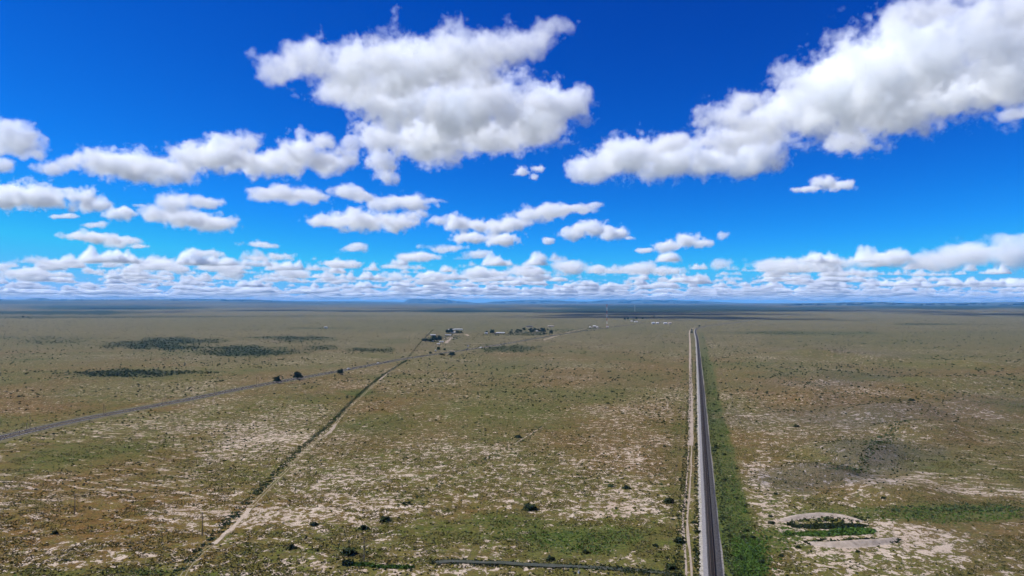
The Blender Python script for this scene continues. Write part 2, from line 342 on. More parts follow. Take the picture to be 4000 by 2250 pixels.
# dark thickets, and cloud shadow bands near the horizon painted into the ground
THK_SHADE=[(640,1342,130,20,1),(560,1352,120,14,1),(780,1330,120,8,.8),(960,1370,150,16,.8),(1000,1378,120,10,.9),(900,1358,170,5,.8),(1170,1325,90,10,.8),(1090,1318,130,4,.8),(1250,1358,80,7,.8),(1460,1367,80,7,1),(500,1458,240,12,.9),(680,1452,180,8,.8),(420,1462,90,8,.7),(1990,1363,95,13,1),(180,1320,220,8,.35),(220,1335,120,8,.4),(3700,1266,160,3,.8),(3100,1300,220,6,.5),(2700,1228,300,2.5,0),(700,1236,700,4,.45),(150,1240,300,4,.4),(1300,1280,120,3,.5),(2350,1213,600,6,1.5),(2900,1205,620,7,1.5),(2500,1198,420,5,1.4),(3560,1195,190,7,1.6),(3850,1198,280,7,1.6),(180,1221,280,6,1.6),(480,1204,320,5,1.4),(1900,1216,160,2.5,.8),(1250,1213,300,1.5,.6),(1700,1204,350,1.2,.6),(3500,1570,60,7,.6),(3700,1570,50,5,.5)]
for s in THK_SHADE: dark+=(.75 if s[1]>1250 else 1)*s[4]*spot(*s[:4],soft=.75,wob=.6,seed=int(s[0])%7)
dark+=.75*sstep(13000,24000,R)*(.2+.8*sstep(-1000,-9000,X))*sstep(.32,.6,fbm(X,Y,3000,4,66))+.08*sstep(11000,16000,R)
mv=np.stack([X,Y,Z],-1).reshape(-1,3)
nr,nc=X.shape
idx=np.arange(nr*nc).reshape(nr,nc); nxt=np.roll(idx,-1,axis=1)
quads=np.stack([idx[:-1],nxt[:-1],nxt[1:],idx[1:]],-1).reshape(-1,4)
mv=np.concatenate([mv,[[0,0,0]]]); 
gm=bpy.data.materials.new("dry_grassland"); gm.use_nodes=True
me=bpy.data.meshes.new("ground")
nq=len(quads); cen=np.stack([idx[0],nxt[0]],-1)
tri=np.concatenate([np.full((len(cen),1),len(mv)-1),cen[:,::-1]],1)[:, [0,2,1]]
loops=np.concatenate([quads[:,::-1].ravel(),tri[:,::-1].ravel()]).astype(np.int32)
starts=np.concatenate([np.arange(nq)*4,nq*4+np.arange(len(tri))*3]).astype(np.int32)
me.vertices.add(len(mv)); me.vertices.foreach_set('co',mv.astype(np.float32).ravel())
me.loops.add(len(loops)); me.loops.foreach_set('vertex_index',loops)
me.polygons.add(len(starts)); me.polygons.foreach_set('loop_start',starts); me.update(calc_edges=True)
me.polygons.foreach_set('use_smooth',np.ones(len(starts),dtype=bool))
def put_attr(name,a,b,c):
    at_=me.attributes.new(name,'FLOAT_COLOR','POINT')
    v=np.zeros((len(mv),4),np.float32); v[:,3]=1
    for i,q in enumerate((a,b,c)): v[:-1,i]=np.clip(q.reshape(-1),-.5,1.5)
    at_.data.foreach_set('color',v.ravel())
put_attr('cover',bare,green,rust); put_attr('tone',dark,gry,fur)
me.materials.append(gm); ground=bpy.data.objects.new("ground",me); COL.objects.link(ground); tag(ground,kind='structure')
# normals must face up
if me.polygons[1000].normal.z<0: me.flip_normals()
def mixc(g,fac,a,b):
    mx=g.N.new("ShaderNodeMix"); mx.data_type='RGBA'; g.put(mx.inputs[0],fac)
    for s,c in ((mx.inputs[6],a),(mx.inputs[7],b)):
        if hasattr(c,'is_output'): g.L.new(c,s)
        else: s.default_value=(*c,1)
    return mx.outputs[2]
def ground_material():
    t=gm.node_tree; g=G(t); b=t.nodes["Principled BSDF"]; b.inputs['Roughness'].default_value=1; b.inputs['Specular IOR Level'].default_value=.05
    pos=t.nodes.new("ShaderNodeNewGeometry").outputs['Position']
    def attr(n):
        a=t.nodes.new("ShaderNodeAttribute"); a.attribute_name=n; s=t.nodes.new("ShaderNodeSeparateColor"); g.L.new(a.outputs['Color'],s.inputs[0]); return s.outputs
    ba,gr,ru=attr('cover'); dk,gy,fu=attr('tone')
    st=g.v('MULTIPLY',pos,(1.,.9,0.))
    rot=t.nodes.new("ShaderNodeVectorRotate"); rot.rotation_type='Z_AXIS'; rot.inputs['Angle'].default_value=.35; g.L.new(pos,rot.inputs['Vector'])
    fp=g.v('MULTIPLY',rot.outputs[0],(.34,1.,0.))
    n_big=g.noise(st,1/42,4,.62,.5); n_med=g.noise(st,1/5.,4,.62,.7); n_fine=g.noise(st,1/1.5,3,.65,.3); n_tiny=g.noise(pos,1/.7,2,.6)
    n_fur=g.noise(fp,1/5.5,3,.5,.5)
    f0=g.m('MULTIPLY',fu,1.,clamp=True)
    n_mix=g.m('ADD',g.m('MULTIPLY',n_med,g.m('SUBTRACT',1.,g.m('MULTIPLY',f0,.62))),g.m('MULTIPLY',n_fur,g.m('MULTIPLY',f0,.62)))
    # how open the grass cover is
    soil=g.m('ADD',g.m('MULTIPLY',g.m('SUBTRACT',n_mix,.545),15.),g.m('MULTIPLY',g.m('SUBTRACT',n_fine,.5),9.))
    soil=g.m('ADD',soil,g.m('MULTIPLY',ba,1.45))
    soil=g.m('SUBTRACT',soil,g.m('MULTIPLY',gr,1.7))
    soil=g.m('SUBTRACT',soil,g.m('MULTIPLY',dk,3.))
    soil=g.m('ADD',soil,g.m('MULTIPLY',g.m('SUBTRACT',n_big,.5),3.0))
    soil=g.m('ADD',soil,-.5,clamp=True)
    soilc=mixc(g,g.m('MULTIPLY_ADD',g.noise(st,1/25,4,.6),2.4,-.7,clamp=True),(.42,.345,.265),(.30,.23,.165))
    soilc=mixc(g,g.m('MULTIPLY',gy,.8,clamp=True),soilc,(.155,.143,.145))
    # grass
    sel=g.m('MULTIPLY_ADD',g.noise(st,1/18,5,.65,.5),3.2,-1.1,clamp=True)
    sel2=g.m('MULTIPLY_ADD',g.noise(st,1/7.,4,.65,.4),3.6,-1.3,clamp=True)
    grass=mixc(g,sel,(.088,.114,.012),(.165,.135,.028))
    grass=mixc(g,g.m('MULTIPLY',sel2,.7),grass,(.125,.066,.022))
    grass=mixc(g,g.m('MULTIPLY',g.m('MULTIPLY',ru,1.1,clamp=True),g.m('MULTIPLY_ADD',sel2,.6,.4)),grass,(.175,.082,.020))
    grass=mixc(g,g.m('MULTIPLY',g.m('MULTIPLY',g.m('MULTIPLY_ADD',g.noise(st,1/14,3,.6),5,-2.9,clamp=True),fu,clamp=True),.6),grass,(.26,.25,.04))
    grass=mixc(g,g.m('MULTIPLY',g.m('MULTIPLY',gr,1.,clamp=True),.85),grass,mixc(g,sel2,(.035,.085,.008),(.075,.105,.014)))
    grass=mixc(g,g.m('MULTIPLY',gy,.7,clamp=True),grass,(.10,.085,.08))
    # grey green / tan drift over kilometres
    far_=t.nodes.new('ShaderNodeMath'); far_.operation='MULTIPLY'; sx=t.nodes.new('ShaderNodeSeparateXYZ'); g.L.new(pos,sx.inputs[0]); g.L.new(g.m('MULTIPLY_ADD',sx.outputs[1],1/1100.,-.75,clamp=True),far_.inputs[0]); far_.inputs[1].default_value=.55
    grass=mixc(g,far_.outputs[0],grass,(.125,.108,.066))
    wide=g.m('MULTIPLY_ADD',g.noise(g.v('MULTIPLY',pos,(.45,1.,0.)),1/700,5,.6),3.5,-1.25,clamp=True)
    grass=mixc(g,g.m('MULTIPLY',wide,.5),grass,(.15,.12,.055))
    spk=g.m('MULTIPLY_ADD',n_fine,2.6,-.8,clamp=True)
    grass=mixc(g,g.m('MULTIPLY',spk,.85),grass,(.020,.023,.009))
    # with distance the open soil and the grass blend through each other: small gaps are still there, only finer
    col=mixc(g,soil,grass,soilc)
    tn=g.m('MULTIPLY_ADD',n_tiny,1.5,.29)
    vm=t.nodes.new("ShaderNodeMix"); vm.data_type='RGBA'; vm.blend_type='MULTIPLY'; vm.inputs[0].default_value=1; g.L.new(col,vm.inputs[6])
    cc=t.nodes.new("ShaderNodeCombineColor"); [g.L.new(tn,cc.inputs[i]) for i in range(3)]; g.L.new(cc.outputs[0],vm.inputs[7])
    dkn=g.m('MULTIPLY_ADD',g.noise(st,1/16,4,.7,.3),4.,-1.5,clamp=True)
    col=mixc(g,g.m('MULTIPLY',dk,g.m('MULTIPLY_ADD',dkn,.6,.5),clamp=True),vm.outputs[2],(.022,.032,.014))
    g.L.new(col,b.inputs['Base Color'])
    hgt=g.m('SUBTRACT',g.m('MULTIPLY',n_fine,.8),g.m('MULTIPLY',soil,.5))
    bp=t.nodes.new("ShaderNodeBump"); bp.inputs['Strength'].default_value=.8; bp.inputs['Distance'].default_value=.9
    g.L.new(hgt,bp.inputs['Height']); g.L.new(bp.outputs[0],b.inputs['Normal'])
ground_material()
# ---------------------------------------------------------------- ribbons
def ribbon(name,c,offs,zs,mat,kind='structure',parent=None,rag=0.,seed=0,smooth=False):
    """a strip along line c; offs are offsets to the right, zs the heights there"""
    n=normals(c); m=len(c); k=len(offs); V=np.zeros((m,k,3))
    for j,(o,z) in enumerate(zip(offs,zs)):
        oo=np.full(m,float(o))
        if rag and j in (0,k-1): oo=oo+(fbm(np.arange(m)*1.,np.zeros(m)+j*31,5,3,seed)-.5)*2*rag
        V[:,j,:2]=c+n*oo[:,None]; V[:,j,2]=z
    i=np.arange(m*k).reshape(m,k)
    Fq=np.stack([i[:-1,:-1],i[:-1,1:],i[1:,1:],i[1:,:-1]],-1).reshape(-1,4)
    o=mesh_obj(name,V.reshape(-1,3),Fq,mat,parent,smooth)
    if kind: o['kind']=kind
    return o
ASPH=simple_mat("asphalt",(.045,.040,.040),.95,.2,.35)
SHLD=simple_mat("road_verge_soil",(.16,.13,.08),1,.3,.3,col2=(.06,.065,.02))
WHITE=simple_mat("road_paint",(.72,.72,.70),.7,.08,3); YEL=simple_mat("yellow_road_paint",(.55,.42,.12),.7,.1,3)
DIRT=simple_mat("packed_dirt",(.31,.255,.205),1,.12,.12,col2=(.21,.165,.12))
BALL=simple_mat("crushed_ballast",(.10,.094,.092),1,.35,1.1,col2=(.022,.020,.020))
PALE=simple_mat("pale_gravel",(.34,.31,.29),1,.2,.55,col2=(.13,.12,.075))
TIE=simple_mat("creosoted_timber",(.022,.018,.016),.95,.3,2); RST=simple_mat("worn_rail_steel",(.085,.06,.05),.7,.2,2)
WEED=simple_mat("weeds",(.07,.09,.03),1,.4,.5,col2=(.03,.04,.015))
ribbon("highway_verge",HWY,(-17,-11,11,17),(.06,.28,.28,.06),SHLD,rag=2.2,seed=4)
ribbon("highway",HWY,(-9.2,9.2),(.36,.36),ASPH)
for o_,w_,m_ in ((-6.6,.24,WHITE),(6.6,.24,WHITE),(-1.6,.2,YEL),(1.6,.2,YEL)): ribbon("road_line",HWY,(o_-w_/2,o_+w_/2),(.375,.375),m_)
ribbon("railway_shoulder",RAIL,(-5.6,-4.7,-3.8),(.05,.3,.52),PALE,rag=1.0,seed=2)
ribbon("railway_shoulder",RAIL,(3.9,4.4,5.0),(.45,.25,.05),PALE,rag=.7,seed=9)
LITB=simple_mat("lit_grey_ballast",(.20,.19,.19),1,.3,1.2,col2=(.09,.085,.085))  # lighter copy of the ballast, the sunlit left slope put into its colour
ribbon("railway_embankment",RAIL,(-2.1,2.1,4.1),(1.05,1.05,.45),BALL,rag=.2,seed=6)
ribbon("railway_embankment",RAIL,(-4.0,-2.05),(.48,1.052),LITB,rag=.25,seed=16)
# the track: rails and sleepers
track=bpy.data.objects.new("railway_track",None); COL.objects.link(track); track.location=(RAIL[0][0],RAIL[0][1],1.05)
tag(track,"single railway track on dark sleepers running straight away to a distant bend","railway track")
c0=np.array([RAIL[0][0],RAIL[0][1]])
for s in (-.75,.75): ribbon("rail",RAIL-c0,(s-.07,s-.07,s+.07,s+.07),(.2,.36,.36,.2),RST,kind=None,parent=track)
seg=np.linalg.norm(np.diff(RAIL,axis=0),axis=1); cum=np.concatenate([[0],np.cumsum(seg)])
def along(c,cum,s):
    x=np.interp(s,cum,c[:,0]); y=np.interp(s,cum,c[:,1]); return np.stack([x,y],-1)
def boxes(P0,ang,sx,sy,sz,z0):
    """many boxes as one set of vertices and faces"""
    n=len(P0); q=np.array([[-1,-1,0],[1,-1,0],[1,1,0],[-1,1,0],[-1,-1,1],[1,-1,1],[1,1,1],[-1,1,1]],float)
    q[:,0]*=sx/2;q[:,1]*=sy/2;q[:,2]*=sz
    ca,sa=np.cos(ang),np.sin(ang)
    V=np.zeros((n,8,3)); V[:,:,0]=P0[:,None,0]+q[None,:,0]*ca[:,None]-q[None,:,1]*sa[:,None]; V[:,:,1]=P0[:,None,1]+q[None,:,0]*sa[:,None]+q[None,:,1]*ca[:,None]; V[:,:,2]=z0+q[None,:,2]
    f=np.array([[0,3,2,1],[4,5,6,7],[0,1,5,4],[1,2,6,5],[2,3,7,6],[3,0,4,7]])
    return V.reshape(-1,3),(f[None]+8*np.arange(n)[:,None,None]).reshape(-1,4)
sl=np.arange(0,min(cum[-1],2600),.62); sp=along(RAIL,cum,sl)-c0; sd2=along(RAIL,cum,sl+1)-c0-sp; sa=np.arctan2(sd2[:,1],sd2[:,0])-math.pi/2
_,spy=project(sp[:,0]+c0[0],sp[:,1]+c0[1],0); first=int(np.argmax(spy<2262)); pick=slice(first,first+100)
V1,F1=boxes(np.zeros((1,2)),np.zeros(1),2.7,.30,.16,0.02)
tie0=None
for k in range(first,first+100):
    if tie0 is None: tie0=mesh_obj("sleeper",V1,F1,TIE,track); o=tie0
    else: o=tie0.copy(); COL.objects.link(o); o.parent=track
    o.location=(sp[k,0],sp[k,1],0); o.rotation_euler=(0,0,sa[k])
rest=np.r_[0:first,first+100:len(sp)]
V2,F2=boxes(sp[rest],sa[rest],2.7,.34,.16,0.02); o=mesh_obj("sleepers",V2,F2,TIE,track); o['kind']='stuff'
for m_ in (ASPH,SHLD,BALL,PALE,DIRT): m_.node_tree.nodes['Principled BSDF'].inputs['Specular IOR Level'].default_value=0.
OIL=simple_mat("oil_darkened_ballast",(.016,.013,.012),1,.4,1.5)
ribbon("track_bed",RAIL,(-1.6,1.6),(1.06,1.06),OIL,rag=.15,seed=3)
# dirt roads
ribbon("service_road",SROAD[60:],(-2.3,2.3),(.05,.05),DIRT,rag=.7,seed=5)
for s in (-1.15,1.15): ribbon("wheel_rut",SROAD[:75],(s-.5,s+.5),(.06,.06),DIRT,rag=.55,seed=11)
CPM=simple_mat("bare_track_soil",(.42,.34,.26),1,.2,.5,col2=(.24,.185,.125))
RUT=simple_mat("worn_grassy_dirt",(.25,.20,.13),1,.2,.15,col2=(.11,.10,.045))
for s in (-1.0,1.0): ribbon("wheel_rut",TRACK,(s-.32,s+.32),(.06,.06),RUT,rag=.25,seed=13)
ribbon("bare_track",curve([(835,2126),(880,2085),(925,2045),(975,1985)],1.5),(-1.1,1.3),(.09,.09),CPM,rag=1.1,seed=19)
ribbon("bare_track",curve([(1265,1702),(1290,1685),(1312,1655)],3),(-1.,1.6),(.09,.09),DIRT,rag=.8,seed=20)
ribbon("bare_track",curve([(1480,1486),(1510,1460),(1553,1425)],3),(-1.5,1.5),(.09,.09),DIRT,rag=.8,seed=21)
CP=simple_mat("trodden_soil",(.36,.29,.22),1,.2,.2,col2=(.2,.16,.1))
for q in ([(1700,1905),(1860,1815),(1990,1745),(2120,1668)],[(2585,1760),(2600,1640),(2612,1560)],[(2300,1970),(2430,1935),(2530,1905)]): ribbon("cattle_path",curve(q,4),(-.45,.45),(.07,.07),CP,rag=.4,seed=23)
GRV=simple_mat("dark_gravel_strip",(.06,.06,.052),1,.4,.35,col2=(.03,.038,.018))
GS=curve([(1700,2196),(1760,2190),(1900,2196),(2080,2205),(2250,2212),(2400,2222),(2560,2236),(2640,2246)],3)
ribbon("gravel_strip",GS,(-1.5,0,1.5),(.05,.2,.05),GRV,rag=1.9,seed=8)
gsr=np.random.default_rng(77); gsi=gsr.integers(0,len(GS),1000); GSW=GS[gsi]+gsr.normal(size=(1000,2))*2.0
for pts,wd in (([(1745,1343),(1800,1340),(1870,1342),(1893,1343)],3),([(1700,1371),(1740,1371),(1775,1368)],3),([(1770,1308),(1815,1305),(1830,1312)],5),([(1730,1325),(1765,1318),(1745,1336),(1750,1345)],5),([(2120,1329),(2220,1298),(2250,1291),(2290,1285)],4),([(2290,1281),(2330,1280),(2371,1280),(2390,1279)],7)):
    ribbon("driveway",curve(pts,5),(-wd,wd),(.09,.09),DIRT,rag=.8,seed=int(pts[0][0]))
# ---------------------------------------------------------------- plants
LEAF={}
for k,(a,b) in dict(mesquite=((.034,.048,.014),(.010,.016,.005)),thick=((.058,.085,.03),(.026,.042,.016)),sage=((.085,.115,.045),(.04,.06,.022)),bright=((.070,.130,.018),(.036,.070,.012)),tree=((.04,.065,.02),(.015,.025,.008)),grass=((.09,.08,.022),(.030,.030,.009))).items():
    m=simple_mat("leaves_"+k,a,1,.2,.6,col2=b); LEAF[k]=m
BARK=simple_mat("bark",(.10,.08,.06),1,.3,2)
def leafball(n,rx,rz,size,seed,base=0.,hollow=.45):
    r=np.random.default_rng(seed)
    d=r.normal(size=(n,3)); d/=np.linalg.norm(d,axis=1)[:,None]; d[:,2]=np.abs(d[:,2])*.9+.02*d[:,2]
    lob=1+.35*np.sin(d[:,0]*5+seed)*np.cos(d[:,1]*4.3+seed*1.7)+.15*np.sin(d[:,2]*7+seed)
    rad_=(hollow+(1-hollow)*r.random(n)**.6)*lob
    p=d*rad_[:,None]*np.array([rx,rx,rz]); p[:,2]+=base
    u=r.normal(size=(n,3)); u/=np.linalg.norm(u,axis=1)[:,None]; w_=np.cross(u,r.normal(size=(n,3))); w_/=np.linalg.norm(w_,axis=1)[:,None]
    s=size*(.6+.8*r.random(n))[:,None]
    V=np.stack([p-u*s-w_*s*.6,p+u*s-w_*s*.6,p+u*s+w_*s*.6,p-u*s+w_*s*.6],1).reshape(-1,3)
    V[:,2]=np.maximum(V[:,2],0.0)
    return V,np.arange(4*n).reshape(-1,4)
BUSH=[mesh_obj("bush",*leafball(260,1.,.95,.16,s),LEAF[k],link=False) for s,k in ((1,'mesquite'),(2,'mesquite'),(3,'mesquite'),(4,'sage'),(5,'bright'))]
def place(src,x,y,s,sz=None,rz=None,name="bush",label=None,cat="bush",group=None,z=None):
    o=src.copy(); o.name=name; COL.objects.link(o)
    o.location=(x,y,(float(ground_z(x,y)[0]) if z is None else z)-.03); o.scale=(s,s,sz or s*.85); o.rotation_euler=(0,0,rng.random()*6.3 if rz is None else rz)
    tag(o,label,cat,group); return o
# single bushes one can point at: photo position, width in photo pixels
named=[(1502,2026,48,0,"broad dark bush right of the thin pole near the bottom centre, farther of two"),(1420,2060,40,0,"round dark bush just above the lone pole near the bottom"),(1363,2157,62,1,"wide dark bush left of the lone pole's foot"),(1358,2200,54,2,"dark bush at the left of the lone pole's base, nearest the camera"),(1225,2045,34,1,"small dark bush on pale soil left of the round bush"),(1140,2135,38,0,"squat dark bush among green weeds left of the lone pole"),(2068,1980,62,2,"very dark oval bush on open pale soil left of the railway"),(2446,1905,34,0,"dark round bush on a pale clearing left of the service road"),(2386,1899,28,3,"small bush beside the dark round bush on the clearing"),(2612,1957,44,1,"dark bush against the fence left of the service road"),(2025,1706,30,0,"lone dark bush in the middle of the plain"),(2375,1573,16,0,"tiny green bush in a green hollow"),(2655,2112,50,2,"black looking bush bending over the two-track road"),(2712,2040,24,0,"dark bush between the service road and the railway bank"),(2725,2076,26,1,"dark bush at the foot of the pale railway shoulder"),(2150,2178,40,0,"dark bush left of the gravel strip's middle"),(2290,2152,30,1,"dark bush in the green patch above the gravel strip"),(2560,2130,26,2,"small dark bush left of the two-track road"),(2620,2215,50,1,"large dark bush at the bottom edge left of the two-track road"),(3013,2040,28,0,"dark bush west of the earth bank"),(3010,2015,20,1,"small round bush on the pale flat beside the bank"),(3090,2045,38,2,"dark bush at the left end of the green hollow"),(3080,2080,40,4,"green bush at the left tip of the reed hollow"),(3155,2030,20,0,"little bush on the far earth bank"),(3118,2135,24,1,"small dark bush left of the near bank"),(3350,2155,20,0,"small dark bush below the near earth bank"),(3050,2170,22,1,"small dark bush in dry grass below the hollow"),(3110,1669,26,2,"dark bush on the grey slope right of the railway"),(3030,1929,20,0,"small dark bush on the blue grey slope"),(3450,1955,20,1,"small dark bush on pale ground above the green swale"),(3560,1570,26,0,"long low dark bush on the golden slope"),(3245,1460,18,1,"dark bush on the brown rise"),(3280,1475,14,2,"small dark bush beside the pale curve of sand"),(3436,1716,22,3,"grey green bush at the head of the gully"),(3770,1478,10,0,"tiny dark bush by a bare white scrape"),(215,2085,30,1,"dark patch of brush in the furrowed flat at lower left")]
for px,py,wpx,k,lab in named:
    p=at(px,py+wpx*.12,0); s=wpx/F*p.y/2*.9
    place(BUSH[k],p.x,p.y,s,s*.8,label=lab)
def scatter_named(n,fn,k_,grp,lab,smin,smax):
    c=0
    while c<n:
        x,y=fn()
        s=rng.uniform(smin,smax)
        place(BUSH[k_[int(rng.integers(len(k_)))]],x,y,s,s*rng.uniform(.7,1.),label=lab,group=grp); c+=1
def railside(lo,hi,y0,y1):
    y=np.exp(rng.uniform(math.log(y0),math.log(y1))); return 7.7+.2649*y+rng.uniform(lo,hi),y
scatter_named(60,lambda:railside(6.5,22,290,1700),(0,1,2,4),"bushes in the green strip right of the railway","dark green bush in the weedy strip right of the railway",.7,1.7)
scatter_named(34,lambda:railside(-9.2,-6.9,290,2600),(0,1,2),"bushes between railway and service road","dark bush in the row between the railway bank and the service road",.7,1.5)
scatter_named(46,lambda:railside(-34,-15,300,1600),(0,1,2,3),"bushes left of the service road","bush in the grassy strip between fence and service road",.6,1.3)
def roadside():
    i=int(rng.integers(40,len(HWY)-60)); n=normals(HWY)[i]; p=HWY[i]-n*rng.uniform(19,28); return p[0],p[1]
scatter_named(50,roadside,(0,1,2,3),"bushes along the far side of the highway","dark bush on the far verge of the highway",.8,2.2)
def ditchside():
    i=int(rng.integers(8,len(DITCH)-8)); n=normals(DITCH)[i]; p=DITCH[i]+n*rng.uniform(-1.5,1.5); return p[0],p[1]
scatter_named(50,ditchside,(0,3,4),"bushes in the ditch line","green bush growing along the diagonal ditch",.7,1.5)
def gully():
    t=rng.random(); pts=[(3330,1850),(3400,1800),(3430,1760),(3500,1690),(3230,1840)]; i=int(rng.integers(0,4)); a=pts[i];b=pts[i+1]
    p=at(a[0]+(b[0]-a[0])*t+rng.normal()*8,a[1]+(b[1]-a[1])*t+rng.normal()*4); return p.x,p.y
scatter_named(24,gully,(0,3),"bushes along the gully","dark brush along the curved gully on the right slope",.7,1.6)
# masses of small shrubs
def scrub(name,XY,S,mat,label,n_leaf=14,seed=0,kind='stuff',cat='scrub',spread=.95):
    r=np.random.default_rng(seed); n=len(XY)
    z=ground_z(XY[:,0],XY[:,1])
    d=r.normal(size=(n,n_leaf,3)); d/=np.linalg.norm(d,axis=2)[:,:,None]; d[:,:,2]=np.abs(d[:,:,2])
    p=d*(.35+.5*r.random((n,n_leaf,1)))*S[:,None,None]*np.array([1,1,.8])
    u=r.normal(size=(n,n_leaf,3)); u/=np.linalg.norm(u,axis=2)[:,:,None]; w_=np.cross(u,r.normal(size=(n,n_leaf,3))); w_/=np.linalg.norm(w_,axis=2)[:,:,None]
    s=(S[:,None,None]*.42)*(.6+.8*r.random((n,n_leaf,1)))
    V=np.stack([p-u*s-w_*s*.7,p+u*s-w_*s*.7,p+u*s+w_*s*.7,p-u*s+w_*s*.7],2)
    V[...,2]=np.maximum(V[...,2],-.1)
    V[...,0]+=XY[:,0][:,None,None];V[...,1]+=XY[:,1][:,None,None];V[...,2]+=z[:,None,None]
    o=mesh_obj(name,V.reshape(-1,3),np.arange(n*n_leaf*4).reshape(-1,4),mat)
    return tag(o,label,cat,kind=kind)
def clear(XY,rail=9.5,hwy=15,sr=3.4,tr=2.4):
    x,y=XY[:,0].copy(),XY[:,1].copy()
    k=(dist_to(RAIL,x,y)[0]>rail)&(dist_to(HWY,x,y)[0]>hwy)&(dist_to(SROAD,x,y)[0]>sr)&(dist_to(TRACK,x,y)[0]>tr)
    return XY[k]
def wedge(n,y0,y1,seed,pw=1.):
    r=np.random.default_rng(seed); y=np.exp(r.uniform(math.log(y0),math.log(y1),n)); x=y*r.uniform(-.8,.8,n); return np.stack([x,y],1)
# density field: more where thickets and the painted cloud shade are drawn
def gridval(A,XY):
    th_=np.degrees(np.arctan2(XY[:,0],XY[:,1])); r_=np.hypot(XY[:,0],XY[:,1])
    i=np.clip(np.searchsorted(rr,r_),0,len(rr)-1); j=np.clip(np.searchsorted(th,th_),0,len(th)-1); return A[i,j]
W=clear(wedge(52000,300,5200,5)); cl=fbm(W[:,0],W[:,1],90,3,91); keep=rng.random(len(W))<np.clip((cl-.36)*3.2,.08,1)*.55; W=W[keep]
scrub("desert_scrub",W,rng.uniform(.45,1.4,len(W))*np.clip(W[:,1]/750,.5,1.5),LEAF['mesquite'],"small dark shrubs scattered thinly over the whole plain",12,3)
W=clear(wedge(150000,900,9000,8)); dv=gridval(dark,W); W=W[rng.random(len(W))<np.clip(dv-.12,0,1)*1.3]
scrub("thicket",W,rng.uniform(1.2,2.4,len(W)),LEAF['thick'],"dense dark green thickets in low patches far out on the plain, also filling the painted cloud shade",9,4,cat='thicket')
# clumped grass close to the camera
W=clear(wedge(330000,270,1150,15),hwy=11); W=W[(gridval(bare,W)<.55)&(fbm(W[:,0]*.7,W[:,1],9,3,95)>.46)]
scrub("grass",W,rng.uniform(.2,.55,len(W)),LEAF['grass'],"clumps of dry brown and olive grass covering the near plain",4,6,cat='grass')
W=clear(wedge(90000,270,1000,16),hwy=11); W=W[(gridval(green,W)+rng.random(len(W))*.45>.85)]
scrub("weeds",W,rng.uniform(.25,.75,len(W)),LEAF['bright'],"lush green weeds in the damp strips beside the railway and hollows",6,7,cat='weeds')
rd=np.random.default_rng(31); ii=rd.integers(4,len(DITCH)-12,7000); ii=ii[DITCH[ii,1]<1420]; W=DITCH[ii]+normals(DITCH)[ii]*rd.normal(size=len(ii))[:,None]*1.6+rd.normal(size=(len(ii),2))*2.*np.array([.2,1])
scrub("ditch_weeds",W,rd.uniform(.35,.95,len(W)),LEAF['thick'],"line of green weeds filling the diagonal ditch from bottom left to the highway",6,17,cat='weeds')
dg=np.random.default_rng(61)
for k_,(pts_,n_,w_) in enumerate((([(3240,1860),(3330,1850),(3400,1805),(3435,1760),(3500,1700),(3560,1660)],420,3.2),([(1560,1975),(1700,1905),(1860,1815),(1990,1745),(2120,1668)],170,2.4),([(3060,1480),(3150,1500),(3260,1540),(3380,1545)],200,5.),([(3550,2010),(3700,1995),(3850,1990),(4000,1985)],300,5.))):
    c_=curve(pts_,3); ii=dg.integers(0,len(c_),n_); W=c_[ii]+dg.normal(size=(n_,2))*w_
    scrub("gully_brush",W,dg.uniform(.4,1.1,n_),LEAF['thick'],["dark green brush lining the curved gully on the right slope","thin brush along the faint diagonal drainage line in the middle of the plain","sparse brush below the farther rise on the right","dark brush in the green swale running to the right edge"][k_],7,62,cat='brush')
vr=np.random.default_rng(91)
def strip_pts(n,lo,hi,y0,y1):
    y=np.exp(vr.uniform(math.log(y0),math.log(y1),n)); return np.stack([7.7+.2649*y+vr.uniform(lo,hi,n),y],1)
W=np.concatenate([strip_pts(1500,-9.,-6.1,285,1500),strip_pts(1800,-18,-13.3,285,1500),strip_pts(1500,4.9,9.5,285,1500)])
scrub("trackside_brush",W,vr.uniform(.25,.8,len(W)),LEAF['mesquite'],"dark low brush in the narrow strips on both sides of the railway and service road",6,92,cat='brush')
W=strip_pts(2500,5.5,19,285,1500); scrub("weeds",W,vr.uniform(.25,.7,len(W)),LEAF['sage'],"pale green weeds mixed through the verge right of the railway",6,93,cat='weeds')
# ---------------------------------------------------------------- earth banks and reeds
SAND=simple_mat("pale_earth",(.36,.30,.245),1,.1,.45,col2=(.17,.135,.095),detail=8)
def bank_ridge(pts,w,h,label):
    c=curve(pts,1.5); n=normals(c); m=len(c); k=15; t=np.linspace(0,math.pi,m); V=np.zeros((m,k,3))
    for j in range(k):
        u=-1+2*j/(k-1); prof=(math.cos(u*math.pi)+1)/2
        ww=w*(.35+.65*np.sin(t)**.6)*(.65+.8*fbm(c[:,0],c[:,1]+(50 if j<k//2 else 0),5,3,9))
        V[:,j,:2]=c+n*(u*ww)[:,None]; V[:,j,2]=h*prof*np.sin(t)**.7*(1+.25*(fbm(c[:,0],c[:,1]+j,4,3,5)-.5))+ .02
    i=np.arange(m*k).reshape(m,k)
    zz=ground_z(V[...,0].ravel(),V[...,1].ravel()).reshape(m,k); V[...,2]+=zz-.05
    o=mesh_obj("earth_bank",V.reshape(-1,3),np.stack([i[:-1,:-1],i[:-1,1:],i[1:,1:],i[1:,:-1]],-1).reshape(-1,4),SAND,smooth=True)
    return tag(o,label,"earth bank")
bank_ridge([(3050,2035),(3110,2020),(3200,2014),(3290,2020),(3370,2040)],4.3,1.6,"crescent shaped pale earth bank behind the green hollow")
